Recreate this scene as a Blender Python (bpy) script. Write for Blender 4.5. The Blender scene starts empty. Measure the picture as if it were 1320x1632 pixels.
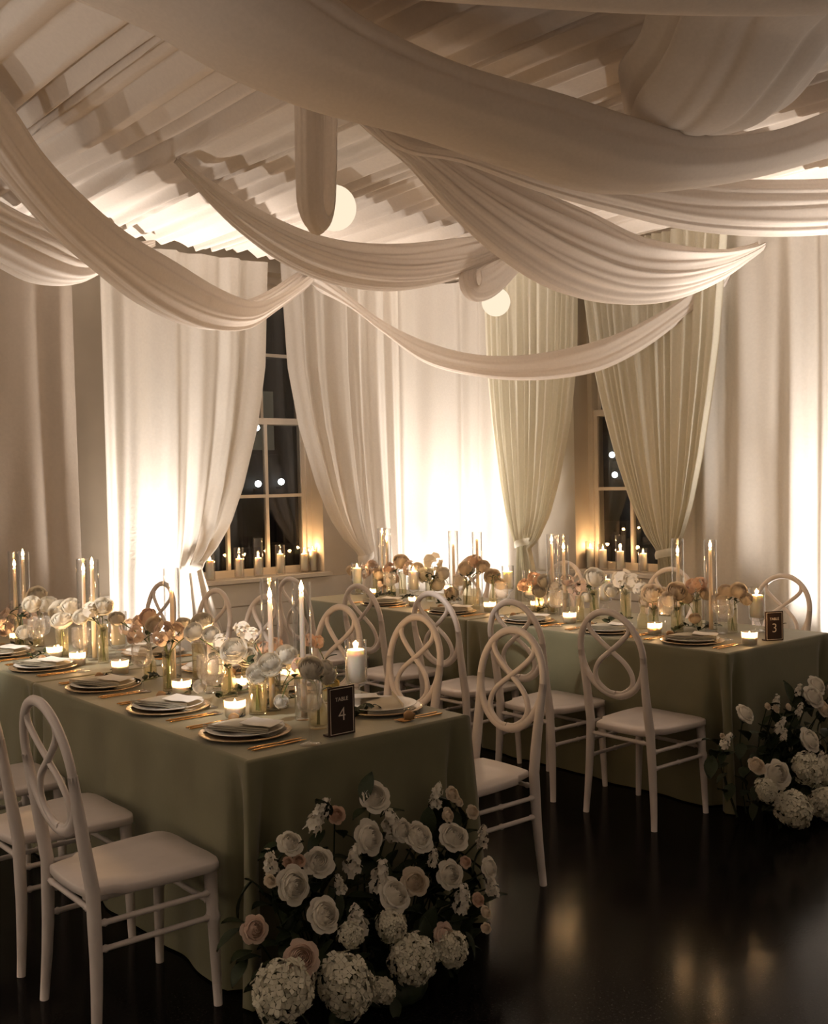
import bpy, bmesh, math, random
import numpy as np
from mathutils import Vector, Matrix
random.seed(7)
scene = bpy.context.scene
col = scene.collection
PI = math.pi
# ---------------------------------------------------------------- camera
cam_d = bpy.data.cameras.new('camera'); cam_d.sensor_fit = 'HORIZONTAL'; cam_d.sensor_width = 36; cam_d.lens = 46.7226
cam_d.clip_start = .05
cam = bpy.data.objects.new('camera', cam_d); col.objects.link(cam)
cam.matrix_world = Matrix(((0.77131, 0.03594, -0.63545, 0.0), (-0.63608, 0.00903, -0.77157, 0.0), (-0.02199, 0.99931, 0.02982, 1.6258), (0, 0, 0, 1)))
scene.camera = cam
# ---------------------------------------------------------------- world: night sky
w = bpy.data.worlds.new('night'); scene.world = w; w.use_nodes = True
w.node_tree.nodes['Background'].inputs[0].default_value = (.012, .014, .02, 1)
w.node_tree.nodes['Background'].inputs[1].default_value = .25
# ---------------------------------------------------------------- view + light
vs = scene.view_settings
vs.view_transform = 'Standard'; vs.look = 'None'; vs.gamma = 1; vs.use_curve_mapping = False
vs.exposure = 0.2
cy = scene.cycles
cy.transparent_max_bounces = 20; cy.max_bounces = 7; cy.diffuse_bounces = 4; cy.glossy_bounces = 3; cy.transmission_bounces = 6
cy.caustics_reflective = False; cy.caustics_refractive = False; cy.sample_clamp_indirect = 4.0
WARM = (1.0, .89, .79)
def spot(name, loc, target, energy, angle, blend, color, radius):
    d = bpy.data.lights.new(name, 'SPOT'); d.energy = energy; d.spot_size = math.radians(angle); d.spot_blend = blend
    d.color = color; d.shadow_soft_size = radius
    o = bpy.data.objects.new(name, d); col.objects.link(o); o.location = loc
    o.rotation_euler = (Vector(target) - Vector(loc)).to_track_quat('-Z', 'Y').to_euler()
    return o
UPLIGHTS = [((3.74, 7.46), (3.74, 7.52), 450), ((6.44, 7.28), (6.47, 7.31), 440), ((6.56, 3.66), (6.60, 3.66), 540)]
# unseen uplights along other walls: left inferred from ceiling band, rest added as fill
for p_, e_ in (((-2.25, 6.3), 330), ((-2.25, 3.2), 270), ((6.6, .9), 80), ((1.4, -2.65), 150)):
    spot('uplight_beam', (*p_, .2), (p_[0] * .985, p_[1], 3.4), e_, 128, .7, WARM, .06)
# ceiling-mounted pinspots of the room, aimed at the tables
spot('pinspot_beam', (.2, 5.0, 3.35), (4.7, 4.15, .82), 420, 13, .8, (1, .92, .84), .05)
spot('pinspot_beam', (-.6, 5.6, 3.35), (2.1, 5.3, .95), 700, 18, .8, (1, .92, .84), .05)
spot('pinspot_beam', (.2, 1.8, 3.3), (2.1, 3.55, .95), 430, 15, .9, (1, .93, .88), .05)
FLAME_W = 2.0
# ---------------------------------------------------------------- measured positions in metres
SWAG={"S1":[[1.504,3.708,3.48,0.333],[1.857,3.631,3.424,0.424],[2.151,3.567,3.325,0.479],[2.48,3.495,3.219,0.418],[2.9,3.403,3.148,0.35],[3.37,3.301,3.072,0.367],[3.769,3.214,3.013,0.356],[4.195,3.121,3.037,0.269],[4.678,3.016,3.137,0.245],[5.163,2.911,3.308,0.304],[5.691,2.795,3.48,0.321]],"S2":[[1.4,2.9,3.47,0.15],[1.733,2.778,3.253,0.217],[1.998,2.669,3.214,0.253],[2.259,2.561,3.21,0.24],[2.554,2.439,3.223,0.237],[2.867,2.311,3.238,0.23],[3.209,2.17,3.274,0.248],[3.597,2.01,3.327,0.264],[3.948,1.866,3.412,0.269],[4.319,1.713,3.48,0.264]],"S3":[[4.392,3.65,3.446,0.04],[4.264,3.364,3.322,0.113],[4.146,3.098,3.251,0.281],[4.007,2.787,3.231,0.466],[3.898,2.544,3.311,0.487],[3.817,2.363,3.43,0.525],[3.747,2.205,3.48,0.559]],"S4":[[3.15,4.3,3.48,0.05],[3.332,4.3,3.396,0.083],[3.618,4.304,3.303,0.169],[3.935,4.308,3.145,0.277],[4.303,4.313,3.001,0.37],[4.717,4.319,2.891,0.419],[5.202,4.326,2.843,0.389],[5.725,4.333,2.892,0.341],[6.25,4.341,3.016,0.233],[6.689,4.347,3.169,0.103],[6.86,4.35,3.24,0.06]],"S5":[[3.05,4.1,3.47,0.08],[3.286,4.047,3.268,0.112],[3.642,3.969,3.244,0.133],[4.095,3.87,3.175,0.194],[4.566,3.766,3.127,0.234],[5.055,3.659,3.105,0.284],[5.609,3.538,3.142,0.339],[6.2,3.408,3.218,0.352],[6.788,3.279,3.32,0.308]],"S6":[[2.927,5.621,3.48,0.04],[3.153,5.646,3.33,0.098],[3.444,5.678,3.188,0.177],[3.807,5.718,3.079,0.251],[4.217,5.764,3.04,0.296],[4.713,5.819,3.075,0.308],[5.247,5.878,3.196,0.273],[5.691,5.927,3.345,0.185],[6.113,5.974,3.48,0.091]],"S8":[[1.403,4.895,3.48,0.195],[1.639,5.064,3.334,0.222],[1.898,5.25,3.149,0.207],[2.172,5.447,3.007,0.217],[2.512,5.691,2.892,0.232],[2.938,5.997,2.798,0.285],[3.448,6.364,2.761,0.277],[4.003,6.762,2.826,0.219],[4.519,7.133,3.029,0.149],[5.034,7.503,3.288,0.13],[5.358,7.735,3.48,0.097]],"S9":[[1.35,6.35,3.47,0.2],[1.721,6.56,3.415,0.323],[2.015,6.707,3.274,0.362],[2.343,6.871,3.191,0.397],[2.607,7.004,3.149,0.43],[2.909,7.154,3.14,0.316],[3.182,7.291,3.215,0.171],[3.479,7.44,3.348,0.101],[3.731,7.565,3.459,0.047]],"S10":[[5.2,7.74,3.44,0.24],[5.468,7.463,3.165,0.09],[5.625,7.15,2.898,0.088],[5.802,6.796,2.653,0.165],[5.999,6.402,2.522,0.164],[6.2,5.999,2.479,0.186],[6.405,5.589,2.521,0.211],[6.559,5.281,2.642,0.189],[6.709,4.982,2.834,0.144],[6.843,4.714,3.045,0.131],[6.86,4.66,3.12,0.1]],"S7":[[2.706,3.959,3.439,0.12],[2.725,3.989,3.302,0.12],[2.744,4.02,3.148,0.12],[2.767,4.06,2.994,0.115],[2.814,4.12,2.873,0.11],[2.924,4.222,2.83,0.1],[3.035,4.316,2.929,0.09],[3.112,4.39,3.124,0.08],[3.157,4.44,3.345,0.08],[3.176,4.458,3.48,0.08]],"S11":[[6.55,6.093,3.48,0.12],[6.198,5.984,3.48,0.2],[5.84,5.881,3.259,0.24],[5.535,5.801,3.065,0.24],[5.337,5.766,2.995,0.2],[5.339,5.833,3.082,0.15],[5.475,5.922,3.249,0.1],[5.672,6.026,3.432,0.06]]}
BLOOM4=[[2.15,5.912,1.037,0.045,"w"],[2.0,5.575,1.027,0.039,"w"],[2.15,5.58,0.98,0.05,"w"],[2.15,5.432,1.014,0.042,"w"],[2.0,5.171,0.977,0.043,"w"],[2.15,5.027,1.042,0.043,"w"],[1.98,5.652,0.877,0.033,"w"],[2.15,6.359,0.873,0.044,"t"],[2.0,5.991,0.864,0.035,"t"],[2.15,4.531,1.034,0.037,"p"],[2.05,4.255,1.035,0.032,"c"],[2.05,4.163,1.011,0.034,"t"],[2.1,4.147,1.002,0.032,"t"],[2.25,4.954,0.933,0.034,"t"],[2.15,4.017,1.051,0.039,"w"],[2.05,3.906,1.036,0.033,"w"],[2.03,3.554,0.998,0.043,"w"],[2.15,3.691,1.051,0.027,"s"],[2.15,3.616,1.033,0.027,"s"],[2.03,3.297,0.978,0.038,"w"],[2.0,3.335,0.946,0.034,"w"],[2.0,2.984,1.007,0.036,"w"],[2.1,3.059,0.989,0.026,"w"],[2.25,3.604,0.994,0.022,"o"],[2.25,3.373,1.029,0.021,"o"],[2.3,3.393,1.015,0.022,"o"],[2.0,3.772,0.84,0.022,"w"],[2.05,3.26,0.847,0.022,"w"],[2.25,3.224,0.885,0.021,"y"],[2.15,5.757,1.0,0.044,"w"],[2.05,5.769,0.927,0.037,"t"],[2.15,6.281,0.924,0.04,"t"],[2.05,5.058,1.0,0.034,"w"],[2.05,4.451,0.967,0.031,"t"],[2.2,4.697,0.992,0.032,"t"],[2.0,4.103,0.991,0.026,"t"],[2.15,4.186,1.026,0.032,"w"],[2.1,3.848,1.026,0.03,"w"],[2.1,3.774,0.998,0.027,"s"],[2.1,3.573,0.966,0.034,"w"],[2.2,3.617,0.983,0.022,"o"],[2.1,3.297,1.006,0.032,"w"],[2.1,3.217,0.975,0.022,"o"],[2.15,3.11,0.945,0.027,"w"],[2.05,4.637,1.027,0.031,"w"],[2.1,5.047,1.017,0.037,"s"]]
BLOOM3=[[4.95,6.782,0.935,0.039,"c"],[4.95,6.635,0.923,0.044,"t"],[4.95,6.522,0.968,0.043,"t"],[4.95,6.305,0.959,0.042,"o"],[4.95,6.278,0.895,0.037,"t"],[4.95,6.168,1.031,0.051,"c"],[4.95,5.812,1.038,0.054,"s"],[4.95,5.898,0.948,0.05,"w"],[4.95,5.769,0.888,0.044,"w"],[4.95,5.455,1.015,0.047,"c"],[4.95,5.371,1.066,0.038,"o"],[4.95,5.201,0.973,0.046,"c"],[4.95,5.617,0.832,0.039,"c"],[4.95,4.818,0.978,0.036,"o"],[4.95,4.725,0.972,0.04,"w"],[4.95,4.64,0.933,0.035,"s"],[4.95,4.309,1.019,0.053,"w"],[4.95,4.487,0.935,0.031,"t"],[4.95,4.41,0.963,0.035,"t"],[4.95,4.442,0.899,0.031,"t"],[4.95,4.097,1.012,0.048,"s"],[4.95,4.022,1.001,0.04,"s"],[4.85,3.8,0.962,0.049,"c"],[4.85,3.637,0.984,0.048,"c"],[4.8,3.651,0.949,0.038,"c"],[4.95,3.602,1.006,0.035,"o"],[4.95,3.552,1.023,0.031,"o"],[4.95,3.385,0.996,0.037,"c"],[4.95,3.307,1.004,0.037,"c"],[4.9,3.814,0.897,0.032,"o"],[4.8,3.48,0.853,0.027,"c"],[4.95,6.718,0.88,0.039,"t"],[4.95,6.429,0.925,0.043,"c"],[4.95,6.386,0.851,0.038,"t"],[4.95,6.082,0.984,0.041,"t"],[4.95,5.989,0.984,0.041,"c"],[4.95,5.713,0.963,0.044,"w"],[4.95,5.522,0.929,0.039,"c"],[4.95,5.291,1.036,0.038,"c"],[4.95,5.131,0.927,0.037,"c"],[4.95,4.904,0.924,0.037,"o"],[4.95,4.77,0.905,0.04,"w"],[4.95,4.577,0.898,0.035,"w"],[4.95,4.533,0.983,0.031,"t"],[4.95,4.371,0.896,0.034,"w"],[4.95,4.179,0.947,0.037,"w"],[4.95,3.964,0.961,0.036,"s"],[4.95,3.808,0.95,0.036,"c"],[4.95,3.645,0.947,0.038,"c"],[4.95,3.513,0.97,0.031,"c"],[4.95,3.417,0.949,0.034,"c"],[4.95,3.262,0.96,0.03,"c"],[4.95,3.924,0.899,0.033,"c"]]
VASE4=[[2.015,5.799,0.16,0.028,0],[2.119,5.813,0.17,0.03,0],[2.062,5.331,0.17,0.032,0],[2.139,5.007,0.19,0.026,0],[2.243,5.367,0.15,0.03,1],[2.113,4.439,0.16,0.028,1],[2.045,4.122,0.17,0.026,0],[2.268,4.276,0.16,0.03,0],[2.153,3.809,0.15,0.034,1],[2.075,3.46,0.17,0.034,0],[2.397,4.078,0.17,0.03,0],[2.459,3.791,0.15,0.04,0],[2.196,3.494,0.1,0.032,0],[2.109,3.112,0.15,0.036,1],[2.383,3.435,0.14,0.03,0]]
VASE3=[[4.885,6.618,0.15,0.03,0],[4.999,6.546,0.17,0.028,0],[4.911,6.241,0.15,0.03,1],[5.044,6.28,0.17,0.03,0],[4.908,5.799,0.15,0.034,0],[4.875,5.374,0.17,0.03,0],[4.769,5.178,0.14,0.03,0],[4.891,5.139,0.19,0.028,1],[4.968,4.791,0.14,0.03,0],[4.95,4.665,0.14,0.03,0],[4.799,4.296,0.15,0.026,0],[4.963,4.325,0.17,0.03,0],[5.085,4.184,0.17,0.034,0],[4.791,3.823,0.13,0.034,1],[4.87,3.81,0.12,0.03,0],[4.817,3.608,0.14,0.034,0],[5.029,3.63,0.18,0.028,0],[4.992,3.377,0.15,0.026,0]]
HURR4=[[2.472,3.378],[2.233,5.038],[2.173,3.952]]
HURR3=[[4.858,5.921],[5.314,5.428],[5.121,5.025],[5.213,4.454],[5.096,3.295],[4.851,6.589]]
VOT4=[[2.066,6.003],[2.018,5.324],[2.026,5.049],[2.071,4.662],[2.039,3.998],[1.991,3.485],[2.249,3.874],[2.508,3.9]]
VOT3=[[4.783,6.333],[4.642,5.652],[4.762,5.034],[5.324,6.07],[4.697,4.287],[4.662,3.64],[5.004,4.849],[4.698,3.081]]
WINE4=[[1.941,5.35],[2.004,5.45],[1.971,4.861],[1.953,4.179],[1.954,3.583],[1.997,3.696],[1.956,2.937]]
WINE3=[[4.548,4.254],[4.742,3.25],[4.909,3.399],[4.842,5.414],[4.723,6.024],[4.658,4.817],[4.683,3.582]]
GREEN4=[[1.975,5.81],[2.005,5.393],[2.148,4.722],[2.091,4.334],[2.191,3.805],[2.246,3.541],[2.346,3.127],[2.113,3.976]]
GREEN3=[[4.794,6.189],[4.829,5.956],[4.89,5.583],[4.881,5.046],[4.994,4.761],[4.901,4.094],[4.988,3.526],[5.219,3.265],[4.859,3.598]]
ARR4=[[2.087,2.77,0.598,0.047,"w"],[1.741,2.741,0.535,0.037,"w"],[1.714,2.687,0.428,0.05,"w"],[1.821,2.707,0.467,0.044,"w"],[2.024,2.72,0.492,0.05,"w"],[2.212,2.702,0.457,0.051,"w"],[2.354,2.687,0.428,0.046,"w"],[2.284,2.633,0.332,0.045,"w"],[2.052,2.63,0.327,0.049,"w"],[2.141,2.638,0.341,0.043,"c"],[1.788,2.635,0.335,0.047,"w"],[1.553,2.646,0.355,0.038,"p"],[1.67,2.586,0.253,0.048,"p"],[2.178,2.544,0.187,0.039,"p"],[2.455,2.623,0.314,0.032,"w"],[2.159,2.718,0.487,0.036,"w"],[1.586,2.553,0.2,0.082,"h"],[1.789,2.529,0.163,0.088,"h"],[2.04,2.527,0.16,0.072,"h"],[2.19,2.522,0.151,0.056,"h"],[1.897,2.5,0.119,0.04,"h"],[2.003,2.587,0.255,0.048,"h"],[1.856,2.595,0.268,0.037,"h"],[1.87,2.766,0.59,0.049,"s"],[1.662,2.725,0.501,0.04,"s"],[1.945,2.698,0.449,0.045,"s"],[2.124,2.731,0.514,0.054,"s"],[2.34,2.753,0.56,0.042,"s"],[2.024,2.665,0.389,0.049,"s"],[1.895,2.613,0.299,0.051,"s"],[2.304,2.593,0.264,0.047,"s"],[2.474,2.674,0.404,0.038,"s"],[2.436,2.594,0.266,0.037,"s"],[1.873,2.67,0.398,0.031,"s"],[2.247,2.667,0.391,0.029,"s"],[1.929,2.76,0.576,0.027,"o"],[1.757,2.716,0.483,0.018,"o"],[1.719,2.718,0.489,0.016,"o"],[2.406,2.747,0.548,0.024,"c"],[2.36,2.72,0.491,0.024,"c"],[2.467,2.714,0.481,0.022,"c"],[2.424,2.734,0.52,0.017,"c"],[2.367,2.643,0.349,0.019,"o"],[2.361,2.579,0.242,0.022,"o"],[2.373,2.556,0.205,0.02,"c"],[2.349,2.532,0.167,0.017,"c"],[1.646,2.701,0.455,0.018,"c"]]
ARR3=[[4.293,2.842,0.515,0.044,"w"],[4.872,2.839,0.511,0.055,"w"],[4.945,2.861,0.556,0.046,"w"],[4.318,2.699,0.259,0.062,"w"],[4.682,2.75,0.345,0.054,"w"],[4.208,2.732,0.312,0.039,"c"],[4.913,2.808,0.448,0.037,"c"],[5.057,2.839,0.509,0.044,"w"],[4.95,2.761,0.364,0.049,"w"],[4.878,2.703,0.265,0.054,"p"],[4.192,2.673,0.217,0.052,"h"],[4.31,2.613,0.123,0.085,"h"],[4.56,2.686,0.238,0.08,"h"],[4.55,2.597,0.098,0.073,"h"],[4.71,2.661,0.197,0.076,"h"],[4.753,2.599,0.102,0.081,"h"],[4.561,2.849,0.531,0.032,"s"],[4.52,2.8,0.434,0.035,"s"],[4.509,2.777,0.393,0.026,"s"],[4.082,2.801,0.436,0.033,"s"],[4.777,2.862,0.558,0.027,"s"],[4.719,2.822,0.476,0.03,"s"],[4.695,2.702,0.262,0.035,"s"],[4.479,2.844,0.521,0.016,"c"],[4.537,2.835,0.502,0.019,"c"],[4.638,2.832,0.496,0.018,"c"],[4.066,2.812,0.456,0.011,"c"]]
LAMPS1=[[17.98,5.53],[17.96,4.39],[18.02,3.4],[18.03,1.61],[18.9,1.66]]
LAMPS2=[[24.96,4.33],[24.95,2.36],[24.84,1.65],[23.8,0.78]]
# ================================================================ helpers
class MB:
    def __init__(s): s.v = []; s.f = []
    def add(s, V, F):
        n = len(s.v); s.v += [tuple(v) for v in V]; s.f += [tuple(i + n for i in f) for f in F]; return s
    def box(s, x0, x1, y0, y1, z0, z1):
        V = [(x, y, z) for x in (x0, x1) for y in (y0, y1) for z in (z0, z1)]
        return s.add(V, [(0, 1, 3, 2), (4, 6, 7, 5), (0, 4, 5, 1), (2, 3, 7, 6), (0, 2, 6, 4), (1, 5, 7, 3)])
    def grid(s, P, close_u=False):
        nu = len(P); nv = len(P[0]); V = [q for r in P for q in r]; F = []
        for i in range(nu if close_u else nu - 1):
            for j in range(nv - 1):
                a = i * nv + j; b = ((i + 1) % nu) * nv + j; F.append((a, b, b + 1, a + 1))
        return s.add(V, F)
    def lathe(s, prof, n=16, c=(0, 0, 0), flute=0, famp=0.0):
        V = []; F = []; m = len(prof)
        for i in range(n):
            a = 2 * PI * i / n
            for r, z in prof:
                k = 1 + (famp * math.cos(flute * a) if flute else 0)
                V.append((c[0] + r * k * math.cos(a), c[1] + r * k * math.sin(a), c[2] + z))
        for i in range(n):
            j = (i + 1) % n
            for k in range(m - 1): F.append((i * m + k, j * m + k, j * m + k + 1, i * m + k + 1))
        return s.add(V, F)
    def tube(s, pts, rad, n=8, flat=1.0, up=(0, 0, 1), closed=False, cap=True):
        pts = [Vector(q) for q in pts]; m = len(pts)
        if not hasattr(rad, '__len__'): rad = [rad] * m
        V = []; F = []; prev = Vector(up)
        for i in range(m):
            if closed: t = pts[(i + 1) % m] - pts[i - 1]
            else: t = pts[min(i + 1, m - 1)] - pts[max(i - 1, 0)]
            t.normalize()
            a = prev - t * prev.dot(t)
            if a.length < 1e-4: a = t.orthogonal()
            a.normalize()
            if not closed: prev = a
            b = t.cross(a)
            for k in range(n):
                th = 2 * PI * k / n
                V.append(pts[i] + a * rad[i] * flat * math.cos(th) + b * rad[i] * math.sin(th))
        for i in range(m if closed else m - 1):
            for k in range(n):
                j = (i + 1) % m; l = (k + 1) % n
                F.append((i * n + k, i * n + l, j * n + l, j * n + k))
        if cap and not closed:
            F.append(tuple(range(n))); F.append(tuple((m - 1) * n + k for k in reversed(range(n))))
        return s.add(V, F)
    def mesh(s, name, mat, smooth=True):
        me = bpy.data.meshes.new(name); me.from_pydata(s.v, [], s.f); me.materials.append(mat)
        if smooth: me.shade_smooth()
        me.update(); return me
    def build(s, name, mat, parent=None, smooth=True, loc=None):
        return link(name, s.mesh(name, mat, smooth), parent, loc)
def link(name, me, parent=None, loc=None, rot=None, scale=None):
    o = bpy.data.objects.new(name, me); col.objects.link(o)
    if parent is not None: o.parent = parent
    if loc is not None: o.location = loc
    if rot is not None: o.rotation_euler = rot
    if scale is not None: o.scale = (scale,) * 3 if not hasattr(scale, '__len__') else scale
    return o
def tag(o, label, cat, group=None):
    o['label'] = label; o['category'] = cat
    if group: o['group'] = group
    return o
def thing(name, label, cat, loc=(0, 0, 0), rz=0, group=None):
    o = bpy.data.objects.new(name, None); col.objects.link(o); o.location = loc; o.rotation_euler = (0, 0, rz); o.empty_display_size = .1
    return tag(o, label, cat, group)
def struct(o): o['kind'] = 'structure'; return o
def copy_tree(o, parent=None):
    c = o.copy(); col.objects.link(c); c.parent = parent
    for ch in o.children: copy_tree(ch, c)
    return c
ORD = ['first', 'second', 'third', 'fourth', 'fifth', 'sixth', 'seventh', 'eighth', 'ninth', 'tenth', 'eleventh', 'twelfth', 'thirteenth', 'fourteenth', 'fifteenth', 'sixteenth', 'seventeenth', 'eighteenth', 'nineteenth', 'twentieth']
ORD += ['twenty-' + x for x in ORD[:9]] + ['thirtieth', 'thirty-first', 'thirty-second', 'thirty-third', 'thirty-fourth', 'thirty-fifth']
def spline(pts, n):
    """Catmull-Rom through rows of numbers"""
    P = np.array(pts, float); m = len(P); out = []
    for k in range(n):
        t = k / (n - 1) * (m - 1); i = min(int(t), m - 2); u = t - i
        a, b, c, d = P[max(i - 1, 0)], P[i], P[i + 1], P[min(i + 2, m - 1)]
        out.append(.5 * (2 * b + (c - a) * u + (2 * a - 5 * b + 4 * c - d) * u * u + (3 * b - a - 3 * c + d) * u ** 3))
    return np.array(out)
# ================================================================ materials
def mat(name, color, rough=.5, spec=.5, metal=0, noise=None, bump=None, sheen=0, coat=0, sss=0):
    m = bpy.data.materials.new(name); m.use_nodes = True; nt = m.node_tree; b = nt.nodes['Principled BSDF']
    b.inputs['Base Color'].default_value = (*color, 1); b.inputs['Roughness'].default_value = rough
    b.inputs['Specular IOR Level'].default_value = spec; b.inputs['Metallic'].default_value = metal
    if sheen: b.inputs['Sheen Weight'].default_value = sheen
    if coat: b.inputs['Coat Weight'].default_value = coat
    if sss:
        b.inputs['Subsurface Weight'].default_value = sss; b.inputs['Subsurface Radius'].default_value = (.022, .018, .014); b.inputs['Subsurface Scale'].default_value = .5
    if noise or bump:
        tc = nt.nodes.new('ShaderNodeTexCoord')
    if noise:
        sc, amt = noise
        n = nt.nodes.new('ShaderNodeTexNoise'); n.inputs['Scale'].default_value = sc; n.inputs['Detail'].default_value = 4
        nt.links.new(tc.outputs['Object'], n.inputs['Vector'])
        r = nt.nodes.new('ShaderNodeMapRange'); r.inputs[1].default_value = .3; r.inputs[2].default_value = .7; r.inputs[3].default_value = 1 - amt; r.inputs[4].default_value = 1 + amt
        nt.links.new(n.outputs['Fac'], r.inputs[0])
        mx = nt.nodes.new('ShaderNodeMix'); mx.data_type = 'RGBA'; mx.blend_type = 'MULTIPLY'; mx.inputs[0].default_value = 1
        mx.inputs[6].default_value = (*color, 1)
        nt.links.new(r.outputs[0], mx.inputs[7]); nt.links.new(mx.outputs[2], b.inputs['Base Color'])
    if bump:
        sc, st = bump
        n = nt.nodes.new('ShaderNodeTexNoise'); n.inputs['Scale'].default_value = sc; n.inputs['Detail'].default_value = 3
        nt.links.new(tc.outputs['Object'], n.inputs['Vector'])
        bp = nt.nodes.new('ShaderNodeBump'); bp.inputs['Strength'].default_value = st; bp.inputs['Distance'].default_value = .01
        nt.links.new(n.outputs['Fac'], bp.inputs['Height']); nt.links.new(bp.outputs[0], b.inputs['Normal'])
    return m
def fabric(name, color, trans=.35, bump=60, see=0.0, gloss=0.0):
    m = bpy.data.materials.new(name); m.use_nodes = True; nt = m.node_tree; nt.nodes.clear()
    out = nt.nodes.new('ShaderNodeOutputMaterial'); d = nt.nodes.new('ShaderNodeBsdfDiffuse'); t = nt.nodes.new('ShaderNodeBsdfTranslucent')
    mx = nt.nodes.new('ShaderNodeMixShader'); mx.inputs[0].default_value = trans
    tc = nt.nodes.new('ShaderNodeTexCoord'); n = nt.nodes.new('ShaderNodeTexNoise'); n.inputs['Scale'].default_value = bump; n.inputs['Detail'].default_value = 3
    nt.links.new(tc.outputs['Object'], n.inputs['Vector'])
    r = nt.nodes.new('ShaderNodeMapRange'); r.inputs[3].default_value = .93; r.inputs[4].default_value = 1.05
    c = nt.nodes.new('ShaderNodeMix'); c.data_type = 'RGBA'; c.blend_type = 'MULTIPLY'; c.inputs[0].default_value = 1; c.inputs[6].default_value = (*color, 1)
    nt.links.new(n.outputs['Fac'], r.inputs[0]); nt.links.new(r.outputs[0], c.inputs[7])
    bp = nt.nodes.new('ShaderNodeBump'); bp.inputs['Strength'].default_value = .12; bp.inputs['Distance'].default_value = .01
    nt.links.new(n.outputs['Fac'], bp.inputs['Height'])
    for s in (d, t): nt.links.new(c.outputs[2], s.inputs[0])
    nt.links.new(bp.outputs[0], d.inputs['Normal'])
    nt.links.new(d.outputs[0], mx.inputs[1]); nt.links.new(t.outputs[0], mx.inputs[2]); last = mx
    if gloss:
        g = nt.nodes.new('ShaderNodeBsdfGlossy'); g.inputs['Roughness'].default_value = .45; g.inputs[0].default_value = (.9, .87, .82, 1)
        m2 = nt.nodes.new('ShaderNodeMixShader'); m2.inputs[0].default_value = gloss
        nt.links.new(last.outputs[0], m2.inputs[1]); nt.links.new(g.outputs[0], m2.inputs[2]); last = m2
    if see:
        tr = nt.nodes.new('ShaderNodeBsdfTransparent'); m3 = nt.nodes.new('ShaderNodeMixShader'); m3.inputs[0].default_value = see
        nt.links.new(last.outputs[0], m3.inputs[1]); nt.links.new(tr.outputs[0], m3.inputs[2]); last = m3
    nt.links.new(last.outputs[0], out.inputs[0]); return m
def glass(name, tint=(1, 1, 1), ior=1.5, rough=.02, body=0.0, bcol=(1, 1, 1)):
    m = bpy.data.materials.new(name); m.use_nodes = True; nt = m.node_tree; nt.nodes.clear()
    out = nt.nodes.new('ShaderNodeOutputMaterial'); t = nt.nodes.new('ShaderNodeBsdfTransparent'); t.inputs[0].default_value = (*tint, 1)
    g = nt.nodes.new('ShaderNodeBsdfGlossy'); g.inputs['Roughness'].default_value = rough
    lw = nt.nodes.new('ShaderNodeLayerWeight'); lw.inputs[0].default_value = .5
    pw = nt.nodes.new('ShaderNodeMath'); pw.operation = 'POWER'; pw.inputs[1].default_value = 2.1; nt.links.new(lw.outputs['Facing'], pw.inputs[0])
    f = nt.nodes.new('ShaderNodeMath'); f.operation = 'MULTIPLY_ADD'; f.inputs[1].default_value = .85; f.inputs[2].default_value = .035; nt.links.new(pw.outputs[0], f.inputs[0])
    mx = nt.nodes.new('ShaderNodeMixShader'); nt.links.new(f.outputs[0], mx.inputs[0]); nt.links.new(t.outputs[0], mx.inputs[1]); nt.links.new(g.outputs[0], mx.inputs[2])
    last = mx
    if body:
        d = nt.nodes.new('ShaderNodeBsdfTranslucent'); d.inputs[0].default_value = (*bcol, 1)
        m2 = nt.nodes.new('ShaderNodeMixShader'); m2.inputs[0].default_value = body
        nt.links.new(last.outputs[0], m2.inputs[1]); nt.links.new(d.outputs[0], m2.inputs[2]); last = m2
    nt.links.new(last.outputs[0], out.inputs[0]); return m
def emit(name, color, strength):
    m = bpy.data.materials.new(name); m.use_nodes = True; nt = m.node_tree; nt.nodes.clear()
    out = nt.nodes.new('ShaderNodeOutputMaterial'); e = nt.nodes.new('ShaderNodeEmission'); e.inputs[0].default_value = (*color, 1); e.inputs[1].default_value = strength
    nt.links.new(e.outputs[0], out.inputs[0]); return m
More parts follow.
